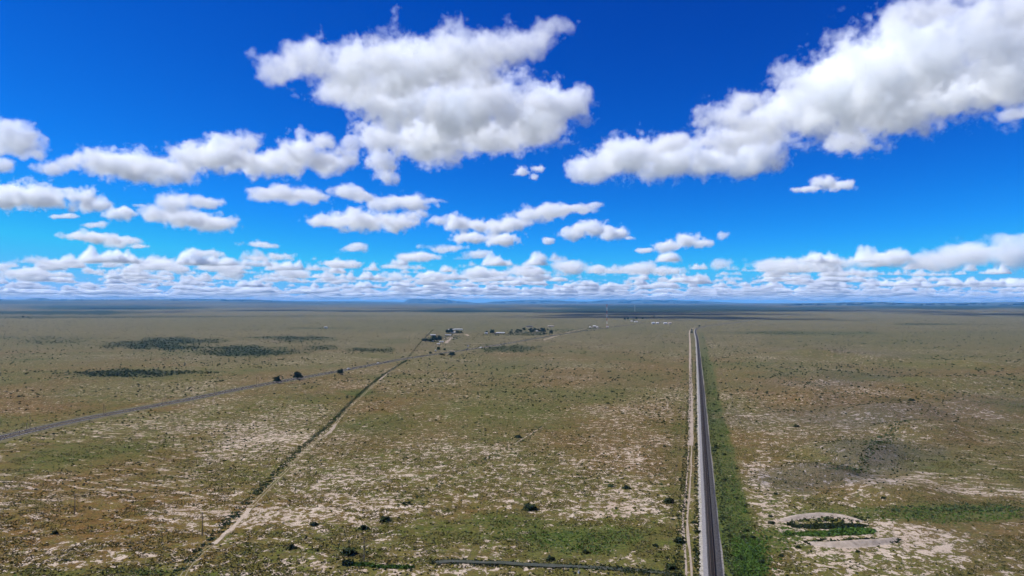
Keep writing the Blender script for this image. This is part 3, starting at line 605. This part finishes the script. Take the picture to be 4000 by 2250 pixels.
bank_ridge([(3150,2118),(3230,2126),(3330,2128),(3430,2122),(3510,2106)],5.,2.0,"long low pale earth bank in front of the green hollow")
def patch_pts(n,cx,cy,rx,ry,seed):
    r=np.random.default_rng(seed); a=r.random(n)*6.283; q=np.sqrt(r.random(n)); out=[at(cx+rx*q[i]*math.cos(a[i]),cy+ry*q[i]*math.sin(a[i])) for i in range(n)]
    return np.array([[p.x,p.y] for p in out])
W=np.concatenate([patch_pts(900,3330,2078,90,13,1),patch_pts(300,3210,2085,110,10,3)]); scrub("reeds",W,rng.uniform(.5,1.1,len(W)),LEAF['bright'],"bright green reeds filling the hollow between the two earth banks",10,11,cat='reeds')
W=np.concatenate([patch_pts(700,3240,2056,150,9,2),patch_pts(120,3230,2030,170,14,12),patch_pts(160,3330,2118,200,14,13)]); scrub("brush",W,rng.uniform(.5,1.1,len(W)),LEAF['mesquite'],"dark green brush along the foot of the far earth bank",9,12,cat='brush')
W=np.concatenate([patch_pts(160,1400,2206,60,7,5),patch_pts(220,1530,2214,90,7,6)]); scrub("weeds",W,rng.uniform(.4,.9,len(W)),LEAF['bright'],"bright green weeds in a row right of the lone pole's foot",9,13,cat='weeds')
scrub("brush",GSW,rng.uniform(.3,.8,len(GSW)),LEAF['mesquite'],"dark low brush overgrowing the gravel strip at the bottom of the view",7,21,cat='brush')
wr=np.random.default_rng(9); W=np.array([[q.x,q.y] for q in (at(2925+38*wr.normal()-.0*i,2185+45*wr.normal()) for i in range(1700))]); W=W[(W[:,0]-(7.7+.2649*W[:,1])>7)]; W=clear(W); scrub("weeds",W,rng.uniform(.35,.9,len(W)),LEAF['bright'],"bright green weeds in the wide end of the strip right of the railway",7,22,cat='weeds')
fr=np.random.default_rng(41); q_=DITCH[DITCH[:,1]>1345]; ii=fr.integers(0,len(q_),450); W=q_[ii]-normals(q_)[ii]*(3+fr.normal(size=len(ii))[:,None]*.9)+fr.normal(size=(len(ii),2))*1.5
scrub("fence_weeds",W,fr.uniform(.4,1.1,len(W)),LEAF['thick'],"dark weeds crowding the fence line from the highway to the nearest ranch",7,31,cat='weeds')
W=np.concatenate([patch_pts(170,1740,1316,60,13,51),patch_pts(120,1700,1322,26,16,52),patch_pts(110,1960,1307,80,6,53),patch_pts(420,2070,1303,90,8,54),patch_pts(140,2240,1290,90,6,55),patch_pts(90,2320,1281,30,4,56),patch_pts(60,2490,1256,60,5,57)])
scrub("yard_brush",W,fr.uniform(1.,2.6,len(W)),LEAF['thick'],"low brush and yard shrubs around the far farmsteads",9,32,cat='brush')
# ---------------------------------------------------------------- trees
CROWN=[mesh_obj("crown",*leafball(700,1.,1.25,.13,20+s,base=.55,hollow=.3),LEAF['tree'],link=False) for s in range(4)]
def cyl(r0,r1,h,n=8,z0=0.,cx=0.,cy=0.,tx=0.,ty=0.):
    a=np.arange(n)*2*math.pi/n
    V=[(cx+r0*math.cos(t),cy+r0*math.sin(t),z0) for t in a]+[(cx+tx+r1*math.cos(t),cy+ty+r1*math.sin(t),z0+h) for t in a]
    Fc=[(i,(i+1)%n,n+(i+1)%n,n+i) for i in range(n)]+[tuple(range(n,2*n)),tuple(range(n))[::-1]]
    return V,Fc
def join(*parts):
    V=[];Fc=[]
    for v,f in parts:
        b=len(V); V+=list(v); Fc+=[tuple(i+b for i in q) for q in f]
    return V,Fc
TRUNK=mesh_obj("trunk",*join(cyl(.11,.07,.9),cyl(.05,.02,.8,6,.6,0,0,.4,.2),cyl(.05,.02,.8,6,.65,0,0,-.35,.25),cyl(.05,.02,.9,6,.7,0,0,.05,-.35)),BARK,link=False)
def tree(px,py,wpx,hpx,label,k=0,group=None):
    p=at(px,py,0); s=wpx/F*p.y/2; hz=hpx/F*p.y/1.8
    e=bpy.data.objects.new("tree",None); COL.objects.link(e); e.location=(p.x,p.y,float(ground_z(p.x,p.y)[0])); e.scale=(s,s,hz); e.rotation_euler=(0,0,rng.random()*6)
    tag(e,label,"tree",group)
    for src,nm in ((TRUNK,"trunk"),(CROWN[k%4],"crown")):
        o=src.copy(); o.name=nm; COL.objects.link(o); o.parent=e
for i,(px,py,w_,h_,lab) in enumerate([(1083,1497,26,28,"leafy round tree at the highway edge, leftmost of three"),(1163,1483,34,30,"widest bushy tree beside the highway, middle of three"),(1330,1464,24,22,"leaning tree on the near edge of the highway, rightmost of three"),
  (1662,1335,30,13,"wide dark tree at the fence corner by the nearest ranch"),(1697,1334,26,22,"tall dark tree beside the white ranch shed"),(1716,1333,16,22,"slim dark tree right of the ranch's tall tree"),(1680,1336,12,12,"low dark tree between shed and fence corner"),
  (1750,1303,20,16,"dark tree at the left end of the farther ranch house"),(1762,1302,18,20,"tall dark tree behind the farther ranch house"),(1786,1303,16,12,"dark tree in front of the farther ranch house"),(1800,1302,12,9,"small tree right of the farther ranch house"),
  (1922,1304,18,18,"tall dark tree standing alone by the middle farmstead"),(1900,1302,12,10,"small tree by the pale hut of the middle farmstead"),(1713,1369,14,14,"dark tree beside a white box near the highway"),(1737,1370,10,9,"small tree right of the white roadside box"),(1681,1384,10,11,"small round tree beyond the highway"),
  (1765,1392,28,16,"wide tree on the near side of the highway in a green hollow"),(1725,1389,16,9,"low bushy tree on the near side of the highway"),
  (2153,1303,14,14,"dark round tree beside the highway past the grove"),(2125,1306,12,8,"low dark tree at the highway edge before the round one"),(2123,1298,20,14,"tall tree at the right end of the grove"),
  (2440,1251,9,8,"dark tree at the left of the far hamlet"),(2453,1250,8,9,"second tree of the far hamlet"),(2486,1249,8,11,"tallest slim tree of the far hamlet"),(2475,1253,10,5,"low tree of the far hamlet"),(2510,1247,7,5,"small tree right of the far hamlet"),(2556,1238,6,5,"lone far tree above the hamlet"),(2732,1276,8,6,"dark tree where the railway bends right"),(2702,1292,9,6,"dark tree beside the track before the bend"),(2702,1302,10,8,"dark tree left of the track below the bend"),(90,1240,9,6,"largest dark tree on the far left flat"),(110,1240,6,4,"small dark tree right of the largest on the far left flat")]):
    tree(px,py,w_,h_,lab,i)
# grove along the highway
for i in range(34):
    t=rng.random(); px=1990+t*150+rng.normal()*4; py=1302-rng.random()*14-4*(t)
    tree(px,py,rng.uniform(7,13),rng.uniform(5,10),"dusty green tree in the crowded grove beside the highway",i,"trees of the roadside grove")
# ---------------------------------------------------------------- buildings
WALLW=simple_mat("white_wall",(.45,.44,.41),.8,.05,1); WALLT=simple_mat("tan_wall",(.45,.38,.30),.9,.1,1); ROOFW=simple_mat("white_metal_roof",(.58,.58,.57),.45,.06,1); ROOFD=simple_mat("dark_shingles",(.07,.065,.06),.9,.2,2); GLASS=simple_mat("window_glass",(.04,.05,.07),.15,.1,1); DOOR=simple_mat("door_paint",(.20,.12,.08),.6,.1,1)
def bxm(x0,x1,y0,y1,z0,z1):
    return [(x0,y0,z0),(x1,y0,z0),(x1,y1,z0),(x0,y1,z0),(x0,y0,z1),(x1,y0,z1),(x1,y1,z1),(x0,y1,z1)],[(0,3,2,1),(4,5,6,7),(0,1,5,4),(1,2,6,5),(2,3,7,6),(3,0,4,7)]
def building(px,py,w_,d_,h_,rh,label,wm=WALLW,rm=ROOFW,rz=0.,cat="house",name="farmhouse",nwin=2):
    p=at(px,py,0); e=bpy.data.objects.new(name,None); COL.objects.link(e); e.location=(p.x,p.y+d_/2,float(ground_z(p.x,p.y)[0])); e.rotation_euler=(0,0,rz); tag(e,label,cat)
    x,y=w_/2,d_/2
    V=[(-x,-y,0),(x,-y,0),(x,y,0),(-x,y,0),(-x,-y,h_),(x,-y,h_),(x,y,h_),(-x,y,h_),(-x,0,h_+rh),(x,0,h_+rh)]
    mesh_obj("wall",V,[(0,1,5,4),(2,3,7,6),(1,2,6,9,5),(3,0,4,8,7)],wm,e)
    o=.4; k=rh/y*o
    for sgn in (-1,1):
        V=[(-x-o,sgn*(y+o),h_-k+.05),(x+o,sgn*(y+o),h_-k+.05),(x+o,0,h_+rh+.05),(-x-o,0,h_+rh+.05)]; V+=[(a,b,c+.15) for a,b,c in V]
        mesh_obj("roof",V,[(0,3,2,1),(4,5,6,7),(0,1,5,4),(1,2,6,5),(2,3,7,6),(3,0,4,7)],rm,e)
    mesh_obj("door",*bxm(-.6,.6,-y-.06,-y-.003,0.05,min(2.2,h_*.8)),DOOR,e)
    for i in range(nwin):
        cx=(-1 if i%2==0 else 1)*x*(.45+.3*(i//2))
        mesh_obj("window",*bxm(cx-.8,cx+.8,-y-.06,-y-.003,1.,min(2.2,h_-.3)),GLASS,e)
    return e
building(1763,1288,24.0,12,3.2,1.32,"long white roofed ranch building behind the dark trees")
building(1790,1287,35.2,10,3.5,1.20,"longest white roofed shed at the back of the farther ranch",cat="shed",name="shed")
building(1768,1301,11.2,10,4,2.10,"white gabled ranch house between two dark trees")
building(1780,1300,9.6,8,3,1.08,"small tan roofed house right of the gabled ranch house",wm=WALLT)
building(1691,1311,17.6,10,3.2,0.72,"white roofed shed beside the fence line",cat="shed",name="shed")
building(1751,1310,22.4,7,2.6,0.48,"low long white shed in front of the farther ranch",cat="shed",name="shed")
building(1684,1334,12.8,8,3,0.90,"white shed between the dark trees of the nearest ranch",cat="shed",name="shed")
building(1723,1337,12.8,7,2.6,0.60,"low white trailer house right of the nearest ranch's trees",name="trailer_house")
building(1712,1346,8.0,6,2.6,0.60,"tiny white outbuilding below the nearest ranch",cat="shed",name="shed")
building(1701,1373,3.2,4,3.2,0.36,"white box shaped hut near the highway",cat="hut",name="hut",nwin=0)
building(1899,1304,9.6,8,4.5,0.90,"pale upright hut at the middle farmstead",cat="hut",name="hut",nwin=1)
building(1955,1302,32.0,12,3.5,1.20,"long white roofed house of the middle farmstead")
building(1936,1303,12.8,8,3,0.72,"dark roofed annex left of the long white house",rm=ROOFD,wm=WALLT)
building(2101,1294,14.4,9,3,0.90,"white roofed house inside the grove")
building(2068,1276,31.0,14,4,0.90,"dark barn behind the grove",rm=ROOFD,wm=WALLT,cat="barn",name="barn")
building(2152,1275,27.9,14,4,1.20,"pinkish tan barn on the plain behind the grove",rm=WALLT,wm=WALLT,cat="barn",name="barn")
building(2306,1279,8.7,10,4,1.20,"white building left of the radio mast's yard")
building(2322,1277,13.6,12,6,1.80,"larger pale building at the crossroads before the mast",wm=WALLT)
building(2333,1279,8.1,9,4,1.20,"bright white hut nearest the radio mast on its left",cat="hut",name="hut")
building(2373,1279,9.9,10,5,1.20,"white equipment hut at the foot of the radio mast",cat="hut",name="hut",nwin=1)
building(2485,1258,21.1,14,4,1.20,"long white roof in the far hamlet")
building(2468,1256,11.2,12,4,1.20,"small white building at the left of the far hamlet")
building(2553,1265,16.1,14,8,1.80,"white upright farm building left of the far pair of sheds",cat="barn",name="barn")
building(2569,1264,13.6,14,6,1.80,"second white farm building in the far row",cat="barn",name="barn")
building(2600,1265,18.6,14,6,1.80,"isolated white shed between the far row and the tan shed",cat="shed",name="shed")
building(2618,1265,16.1,14,6,1.80,"tan shed at the right end of the far row",wm=WALLT,rm=WALLT,cat="shed",name="shed")
building(1271,1281,13.6,12,6,1.20,"lone white house far out on the left plain")
# white standing sign by the highway
sg=bpy.data.objects.new("road_sign",None); p=at(1828,1356); COL.objects.link(sg); sg.location=(p.x,p.y,0); tag(sg,"white board sign standing on two posts near the highway","sign")
mesh_obj("panel",*bxm(-2,2,-.06,.06,1.6,5.2),WALLW,sg)
POLEM=simple_mat("weathered_pole_wood",(.13,.10,.08),.95,.25,3); IRON=simple_mat("galvanised_steel",(.35,.35,.36),.5,.1,3,metal=.6)
for s in (-1.3,1.3): mesh_obj("post",*cyl(.1,.1,1.6,8,0,s,0),POLEM,sg)
# ---------------------------------------------------------------- poles and wires
def pole_parts(h):
    """a wooden utility pole with cross arm and insulators, returned unlinked"""
    sh=mesh_obj("shaft",*cyl(.24,.15,h,10),POLEM,link=False)
    arm=mesh_obj("crossarm",*bxm(-1.3,1.3,.17,.31,h-.75,h-.60),POLEM,link=False)
    ins=mesh_obj("insulator",*cyl(.06,.08,.22,8,0),IRON,link=False)
    return sh,arm,ins
PP={h:pole_parts(h) for h in (11.5,6.)}
def pole(px,py,h,label,rz=0.,big=11.5,group=None):
    p=at(px,py); e=bpy.data.objects.new("utility_pole",None); COL.objects.link(e); e.location=(p.x,p.y,float(ground_z(p.x,p.y)[0])); e.rotation_euler=(0,0,rz); e.scale=(1,1,h/big)
    tag(e,label,"utility pole",group); sh,arm,ins=PP[big]
    for s in (sh,arm): o=s.copy(); COL.objects.link(o); o.parent=e
    for x in (-1.15,0.,1.15):
        o=ins.copy(); COL.objects.link(o); o.parent=e; o.location=(x,.24 if x else 0.,big-.60 if x else big)
    return e
NEARP=[pole(292,2014,11.5,"utility pole standing alone in the furrowed flat at lower left",rz=1.2),pole(790,2092,11.8,"utility pole beside the ditch at the dirt track",rz=1.2),pole(1422,2200,11.9,"utility pole in the bottom centre rising from green weeds",rz=1.2),pole(2262,2330,11.5,"utility pole cut by the bottom edge, with a white can on it",rz=1.2)]
can=mesh_obj("transformer",*join(cyl(.3,.3,.9,12,9.6,-.55,0),bxm(-.3,0,-.05,.05,9.9,10.1)),simple_mat("grey_enamel",(.6,.6,.6),.4,.05,2),NEARP[3])
FAR=[(117,1675,11,"tall utility pole at the far left of the highway"),(405,1622,12,"tall utility pole with a round head beyond the highway"),(645,1573,11,"tall utility pole third along the highway"),(838,1540,11,"tall utility pole fourth along the highway"),(1002,1503,11,"tall utility pole by the leftmost roadside tree"),(1141,1481,11,"utility pole left of the widest roadside tree"),(1262,1459,10,"utility pole between the roadside trees"),(1376,1440,9,"utility pole right of the leaning roadside tree"),(1472,1423,10,"utility pole near the white car on the highway"),(1546,1403,9,"utility pole where the fence line meets the highway")]
HP=[pole(a,b,h,l,rz=-.3) for a,b,h,l in FAR]
for a,b,l in ((104,1678,"short pole left of the tall pole at the far left"),(413,1620,"short pole right of the round headed pole"),(635,1579,"short pole left of the third tall pole"),(845,1539,"short pole right of the fourth tall pole"),(1008,1507,"short pole right of the fifth tall pole"),(757,1576,"short dark pole on the near edge of the highway"),(1274,1458,"short pole between the middle and right roadside trees")):
    pole(a,b,6.2,l,rz=-.3,big=6.)
DULL=simple_mat('dull_aluminium_wire',(.12,.12,.12),.8,.1,3)
def wire(a,b,za,zb,sag,label,grp,off=0.,r=.011,name="overhead_wire"):
    a=Vector(a);b=Vector(b); d=(b-a).normalized(); n=Vector((d.y,-d.x,0)); V=[];Fc=[];m=24
    for i in range(m+1):
        t=i/m; p=a.lerp(b,t)+n*off; z=za+(zb-za)*t-sag*4*t*(1-t)
        for k in range(4):
            an=k*math.pi/2; V.append((p.x+n.x*r*math.cos(an),p.y+n.y*r*math.cos(an),z+r*math.sin(an)))
    for i in range(m):
        for k in range(4): Fc.append((i*4+k,i*4+(k+1)%4,(i+1)*4+(k+1)%4,(i+1)*4+k))
    o=mesh_obj(name,V,Fc,DULL); return tag(o,label,"wire",grp)
for i in range(3):
    for off in (-1.1,1.1): wire(NEARP[i].location,NEARP[i+1].location,11.6,11.6,1.3,("thin wire spanning from the lower left pole to the ditch pole","thin wire spanning from the ditch pole to the bottom centre pole","thin wire spanning from the bottom centre pole to the bottom edge")[i],"wires of span %s"%("one","two","three")[i],off)
# ---------------------------------------------------------------- radio mast
RED=simple_mat("red_mast_paint",(.45,.05,.03),.5,.05,1); MW=simple_mat("white_mast_paint",(.8,.8,.8),.5,.05,1); DGR=simple_mat("dark_antenna",(.05,.05,.055),.6,.1,1)
def mast(px,py,h,label,w=1.1,bands=7,ant=True):
    p=at(px,py); e=bpy.data.objects.new("radio_mast",None); COL.objects.link(e); e.location=(p.x,p.y,0); tag(e,label,"radio mast")
    zs=np.linspace(0,h,bands+1)
    for b in range(bands):
        parts=[];z0,z1=zs[b],zs[b+1]; n=max(2,int((z1-z0)/3)); cs=[(w*math.cos(a),w*math.sin(a)) for a in (math.pi/2,math.pi*7/6,math.pi*11/6)]
        for c in cs: parts.append(cyl(.16,.16,z1-z0,6,z0,*c))
        dz=(z1-z0)/n
        for k in range(n):
            for q in range(3):
                a,c=cs[q],cs[(q+1)%3]
                if k%2: a,c=c,a
                parts.append(cyl(.07,.07,dz,4,z0+k*dz,a[0],a[1],c[0]-a[0],c[1]-a[1]))
        mesh_obj("lattice_section",*join(*parts),(RED if b%2==0 else MW) if bands>1 else MW,e)
    if ant:
        mesh_obj("antenna",*join(cyl(.12,.12,7,6,h),bxm(-3.2,3.2,-.2,.2,h-3.0,h-2.6),bxm(-3.4,-2.6,-.4,.4,h-4.5,h-1.),bxm(2.6,3.4,-.4,.4,h-4.5,h-1.),bxm(-.5,.5,-3,-2.4,h-4.5,h-1.),bxm(-.15,.15,-3,.0,h-3,h-2.6)),DGR,e)
        mesh_obj("dish",*cyl(1.6,1.6,.5,16,h*.87,-1.6,-1.),MW,e)
        for k in range(3):
            a=math.pi/2+k*2*math.pi/3
            for f in (.95,.5): mesh_obj("guy_wire",*cyl(.03,.03,h*f,4,0,60*math.cos(a),60*math.sin(a),-59*math.cos(a),-59*math.sin(a)),IRON,e)
mast(2371,1280,108,"tall thin red and white radio mast rising above the horizon")
mast(2480,1216,80,"tiny white tower on the skyline ridge beyond the mast",w=2.,bands=1,ant=False)
# ---------------------------------------------------------------- fences
def fence(c,step,label,every=1,h=1.3,limit=100):
    sg_=np.linalg.norm(np.diff(c,axis=0),axis=1); cm=np.concatenate([[0],np.cumsum(sg_)]); s=np.arange(0,cm[-1],step); q=along(c,cm,s)
    e=bpy.data.objects.new("wire_fence",None); COL.objects.link(e); e.location=(q[0,0],q[0,1],0); tag(e,label,"fence")
    base=mesh_obj("post",*cyl(.07,.06,h,6),POLEM,link=False)
    for i in range(min(limit,len(q))):
        o=base.copy(); COL.objects.link(o); o.parent=e; o.location=(q[i,0]-q[0,0],q[i,1]-q[0,1],0)
    if len(q)>limit:
        r_=q[limit:]-q[0]; V,Fc=boxes(r_,np.zeros(len(r_)),.12,.12,h,0.); o=mesh_obj("posts",V,Fc,POLEM,e); o['kind']='stuff'
    n=normals(c)*.012; cc=c-q[0]
    for z in (.45,.8,1.15):
        m=len(c); V=np.zeros((m,2,3)); V[:,0,:2]=cc; V[:,1,:2]=cc+n*0; V[:,0,2]=z; V[:,1,2]=z+.03
        i=np.arange(m*2).reshape(m,2); mesh_obj("wire",V.reshape(-1,3),np.stack([i[:-1,0],i[:-1,1],i[1:,1],i[1:,0]],-1),IRON,e)
rs=RAIL[(RAIL[:,1]>255)&(RAIL[:,1]<1900)]; nr_=normals(rs)
fence(rs-nr_*20.5,5.,"wire fence on wooden posts left of the service road")
fence(rs+nr_*36,5.,"wire fence on wooden posts right of the railway's green strip")
fence(DITCH[(DITCH[:,1]>1330)]-normals(DITCH[(DITCH[:,1]>1330)])*3,6.,"wire fence running from the highway to the nearest ranch")
# ---------------------------------------------------------------- vehicles
TYRE=simple_mat("tyre_rubber",(.02,.02,.02),.9,.1,5); LAMP=simple_mat("lamp_glass",(.7,.7,.7),.2,.02,5)
def car(i,off,label,colr,pickup=False,rev=False,s=1.):
    p=HWY[i]; n=normals(HWY)[i]; q=p+n*off; d=np.array([-n[1],n[0]]); a=math.atan2(d[1],d[0])+(math.pi if rev else 0)
    e=bpy.data.objects.new("car",None); COL.objects.link(e); e.location=(q[0],q[1],.38); e.rotation_euler=(0,0,a); e.scale=(s,s,s); tag(e,label,"pickup" if pickup else "car")
    pm=simple_mat("car_paint",colr,.3,.03,4)
    L,Wd=2.4,.92
    prof=[(-L,.35),(-L,.85),(-L+.3,.98),(L-1.2,1.0),(L-.1,.85),(L,.6),(L,.35)]
    V=[(x,-Wd,z) for x,z in prof]+[(x,Wd,z) for x,z in prof]; m=len(prof)
    mesh_obj("body",V,[tuple(range(m)),tuple(range(2*m-1,m-1,-1))]+[(k,m+k,m+(k+1)%m,(k+1)%m) for k in range(m)],pm,e)
    x0=-.3 if pickup else -1.9
    cab=[(x0,.99),(x0+.35,1.5),(.55,1.52),(1.15,.99)]
    V=[(x,-Wd*.86,z) for x,z in cab]+[(x,Wd*.86,z) for x,z in cab]
    mesh_obj("cabin",V,[(0,1,2,3),(7,6,5,4),(0,4,5,1),(1,5,6,2),(2,6,7,3)],GLASS,e)
    mesh_obj("roof",*bxm(x0+.4,.5,-Wd*.8,Wd*.8,1.525,1.58),pm,e)
    for x in (-1.5,1.5):
        for y in (-1,1):
            a_=np.arange(14)*2*math.pi/14; V=[(x+.36*math.cos(t),y*Wd*.98-.1,.36+.36*math.sin(t)) for t in a_]+[(x+.36*math.cos(t),y*Wd*.98+.1,.36+.36*math.sin(t)) for t in a_]
            mesh_obj("wheel",V,[(k,(k+1)%14,14+(k+1)%14,14+k) for k in range(14)]+[tuple(range(14)),tuple(range(27,13,-1))],TYRE,e)
    for y in (-.65,.65): mesh_obj("headlight",*bxm(L-.02,L+.02,y-.15,y+.15,.62,.76),LAMP,e)
def hidx(px):
    qx,qy=project(HWY[:,0],HWY[:,1],0*HWY[:,0]); return int(np.argmin(np.abs(qx-px)))
car(hidx(1366),-3.4,"pale car on the highway just right of the leaning tree",(.7,.7,.7),s=1.25)
car(hidx(1480),-3.,"white car on the highway left of the fence line crossing",(.8,.8,.8),s=1.2)
car(hidx(1773),-7.5,"dark car pulled over at the far edge of the highway",(.05,.05,.07))
car(hidx(1829),-2.5,"large dark pickup on the highway below the white board sign",(.03,.03,.035),True,s=1.7)
car(hidx(1870),2.5,"white car on the highway right of the dark pickup",(.8,.8,.8),rev=True,s=1.6)
# ---------------------------------------------------------------- far hills
ROCK=simple_mat("far_rock",(.07,.08,.06),1,.2,1/600,col2=(.035,.045,.035))
def ridge(name,pts,dist,depth,label,seed=1,rough=1.):
    """a hill range: pts are (photo x, photo y of the crest)"""
    xs=np.linspace(pts[0][0],pts[-1][0],260); ys=np.interp(xs,[p[0] for p in pts],[p[1] for p in pts])
    V=[];rows=13
    ys=ys+(fbm(xs,xs*0,28,4,seed)-.5)*2.4*rough*np.clip((1183-ys)/8,0,1)
    for j in range(rows):
        u=-1+2*j/(rows-1)
        for x,y in zip(xs,ys):
            d=ray(x,y); t=dist/d.y; h=max(H+d.z*t,0.); yy=dist+u*depth+ (vn(np.array([x/40.]),np.array([j*1.]),seed)[0]-.5)*depth*.5
            prof=max(0,1-abs(u)**1.6)
            prof*=1 if abs(u)<.05 else (.75+.5*vn(np.array([x/14.]),np.array([j*3.]),seed+5)[0])
            V.append((d.x/d.y*yy,yy,(min(h*prof,h) if h>0 else 0)-8))
    i=np.arange(rows*260).reshape(rows,260)
    o=mesh_obj(name,V,np.stack([i[:-1,:-1],i[:-1,1:],i[1:,1:],i[1:,:-1]],-1).reshape(-1,4),ROCK,smooth=True); o['kind']='structure'; o['label']=label
ridge("mesa",[(1550,1186),(1572,1183),(1596,1168),(1615,1165),(1680,1167),(1720,1168),(1780,1175),(1830,1179),(1870,1184)],46000,2500,"blue flat topped mesa on the horizon")
ridge("plateau",[(1860,1187),(1925,1177),(2000,1174),(2070,1171),(2150,1171),(2260,1177),(2310,1177),(2350,1172),(2430,1170),(2600,1171),(2720,1175),(2860,1181),(2990,1186)],50000,4000,"long blue plateau along the horizon",seed=4,rough=.5)
ridge("hills",[(-500,1165),(-100,1168),(100,1169),(130,1163),(165,1163),(200,1168),(300,1169),(600,1168),(800,1167),(1000,1170),(1150,1177),(1330,1181),(1360,1179),(1400,1183),(1560,1186)],36000,5000,"blue rolling hills along the left horizon",seed=9,rough=.5)
ridge("hills",[(3050,1186),(3200,1182),(3350,1180),(3450,1179),(3550,1183),(3700,1182),(4000,1179),(4400,1178)],24000,2500,"low dark hills along the right horizon",seed=12,rough=.6)
# ---------------------------------------------------------------- haze
hm=bpy.data.materials.new("haze_air"); hm.use_nodes=True; t=hm.node_tree; t.nodes.clear(); o_=t.nodes.new("ShaderNodeOutputMaterial"); pv=t.nodes.new("ShaderNodeVolumePrincipled")
pv.inputs['Color'].default_value=(.15,.50,1,1); pv.inputs['Density'].default_value=1.9e-5; pv.inputs['Anisotropy'].default_value=.0
t.links.new(pv.outputs[0],o_.inputs['Volume'])
zmin=float(min(Z.min(),-20))-1
hz=mesh_obj("haze",*bxm(-62000,62000,-62000,62000,zmin,420),hm); tag(hz,"thin blue haze over the whole plain","haze",kind='stuff')
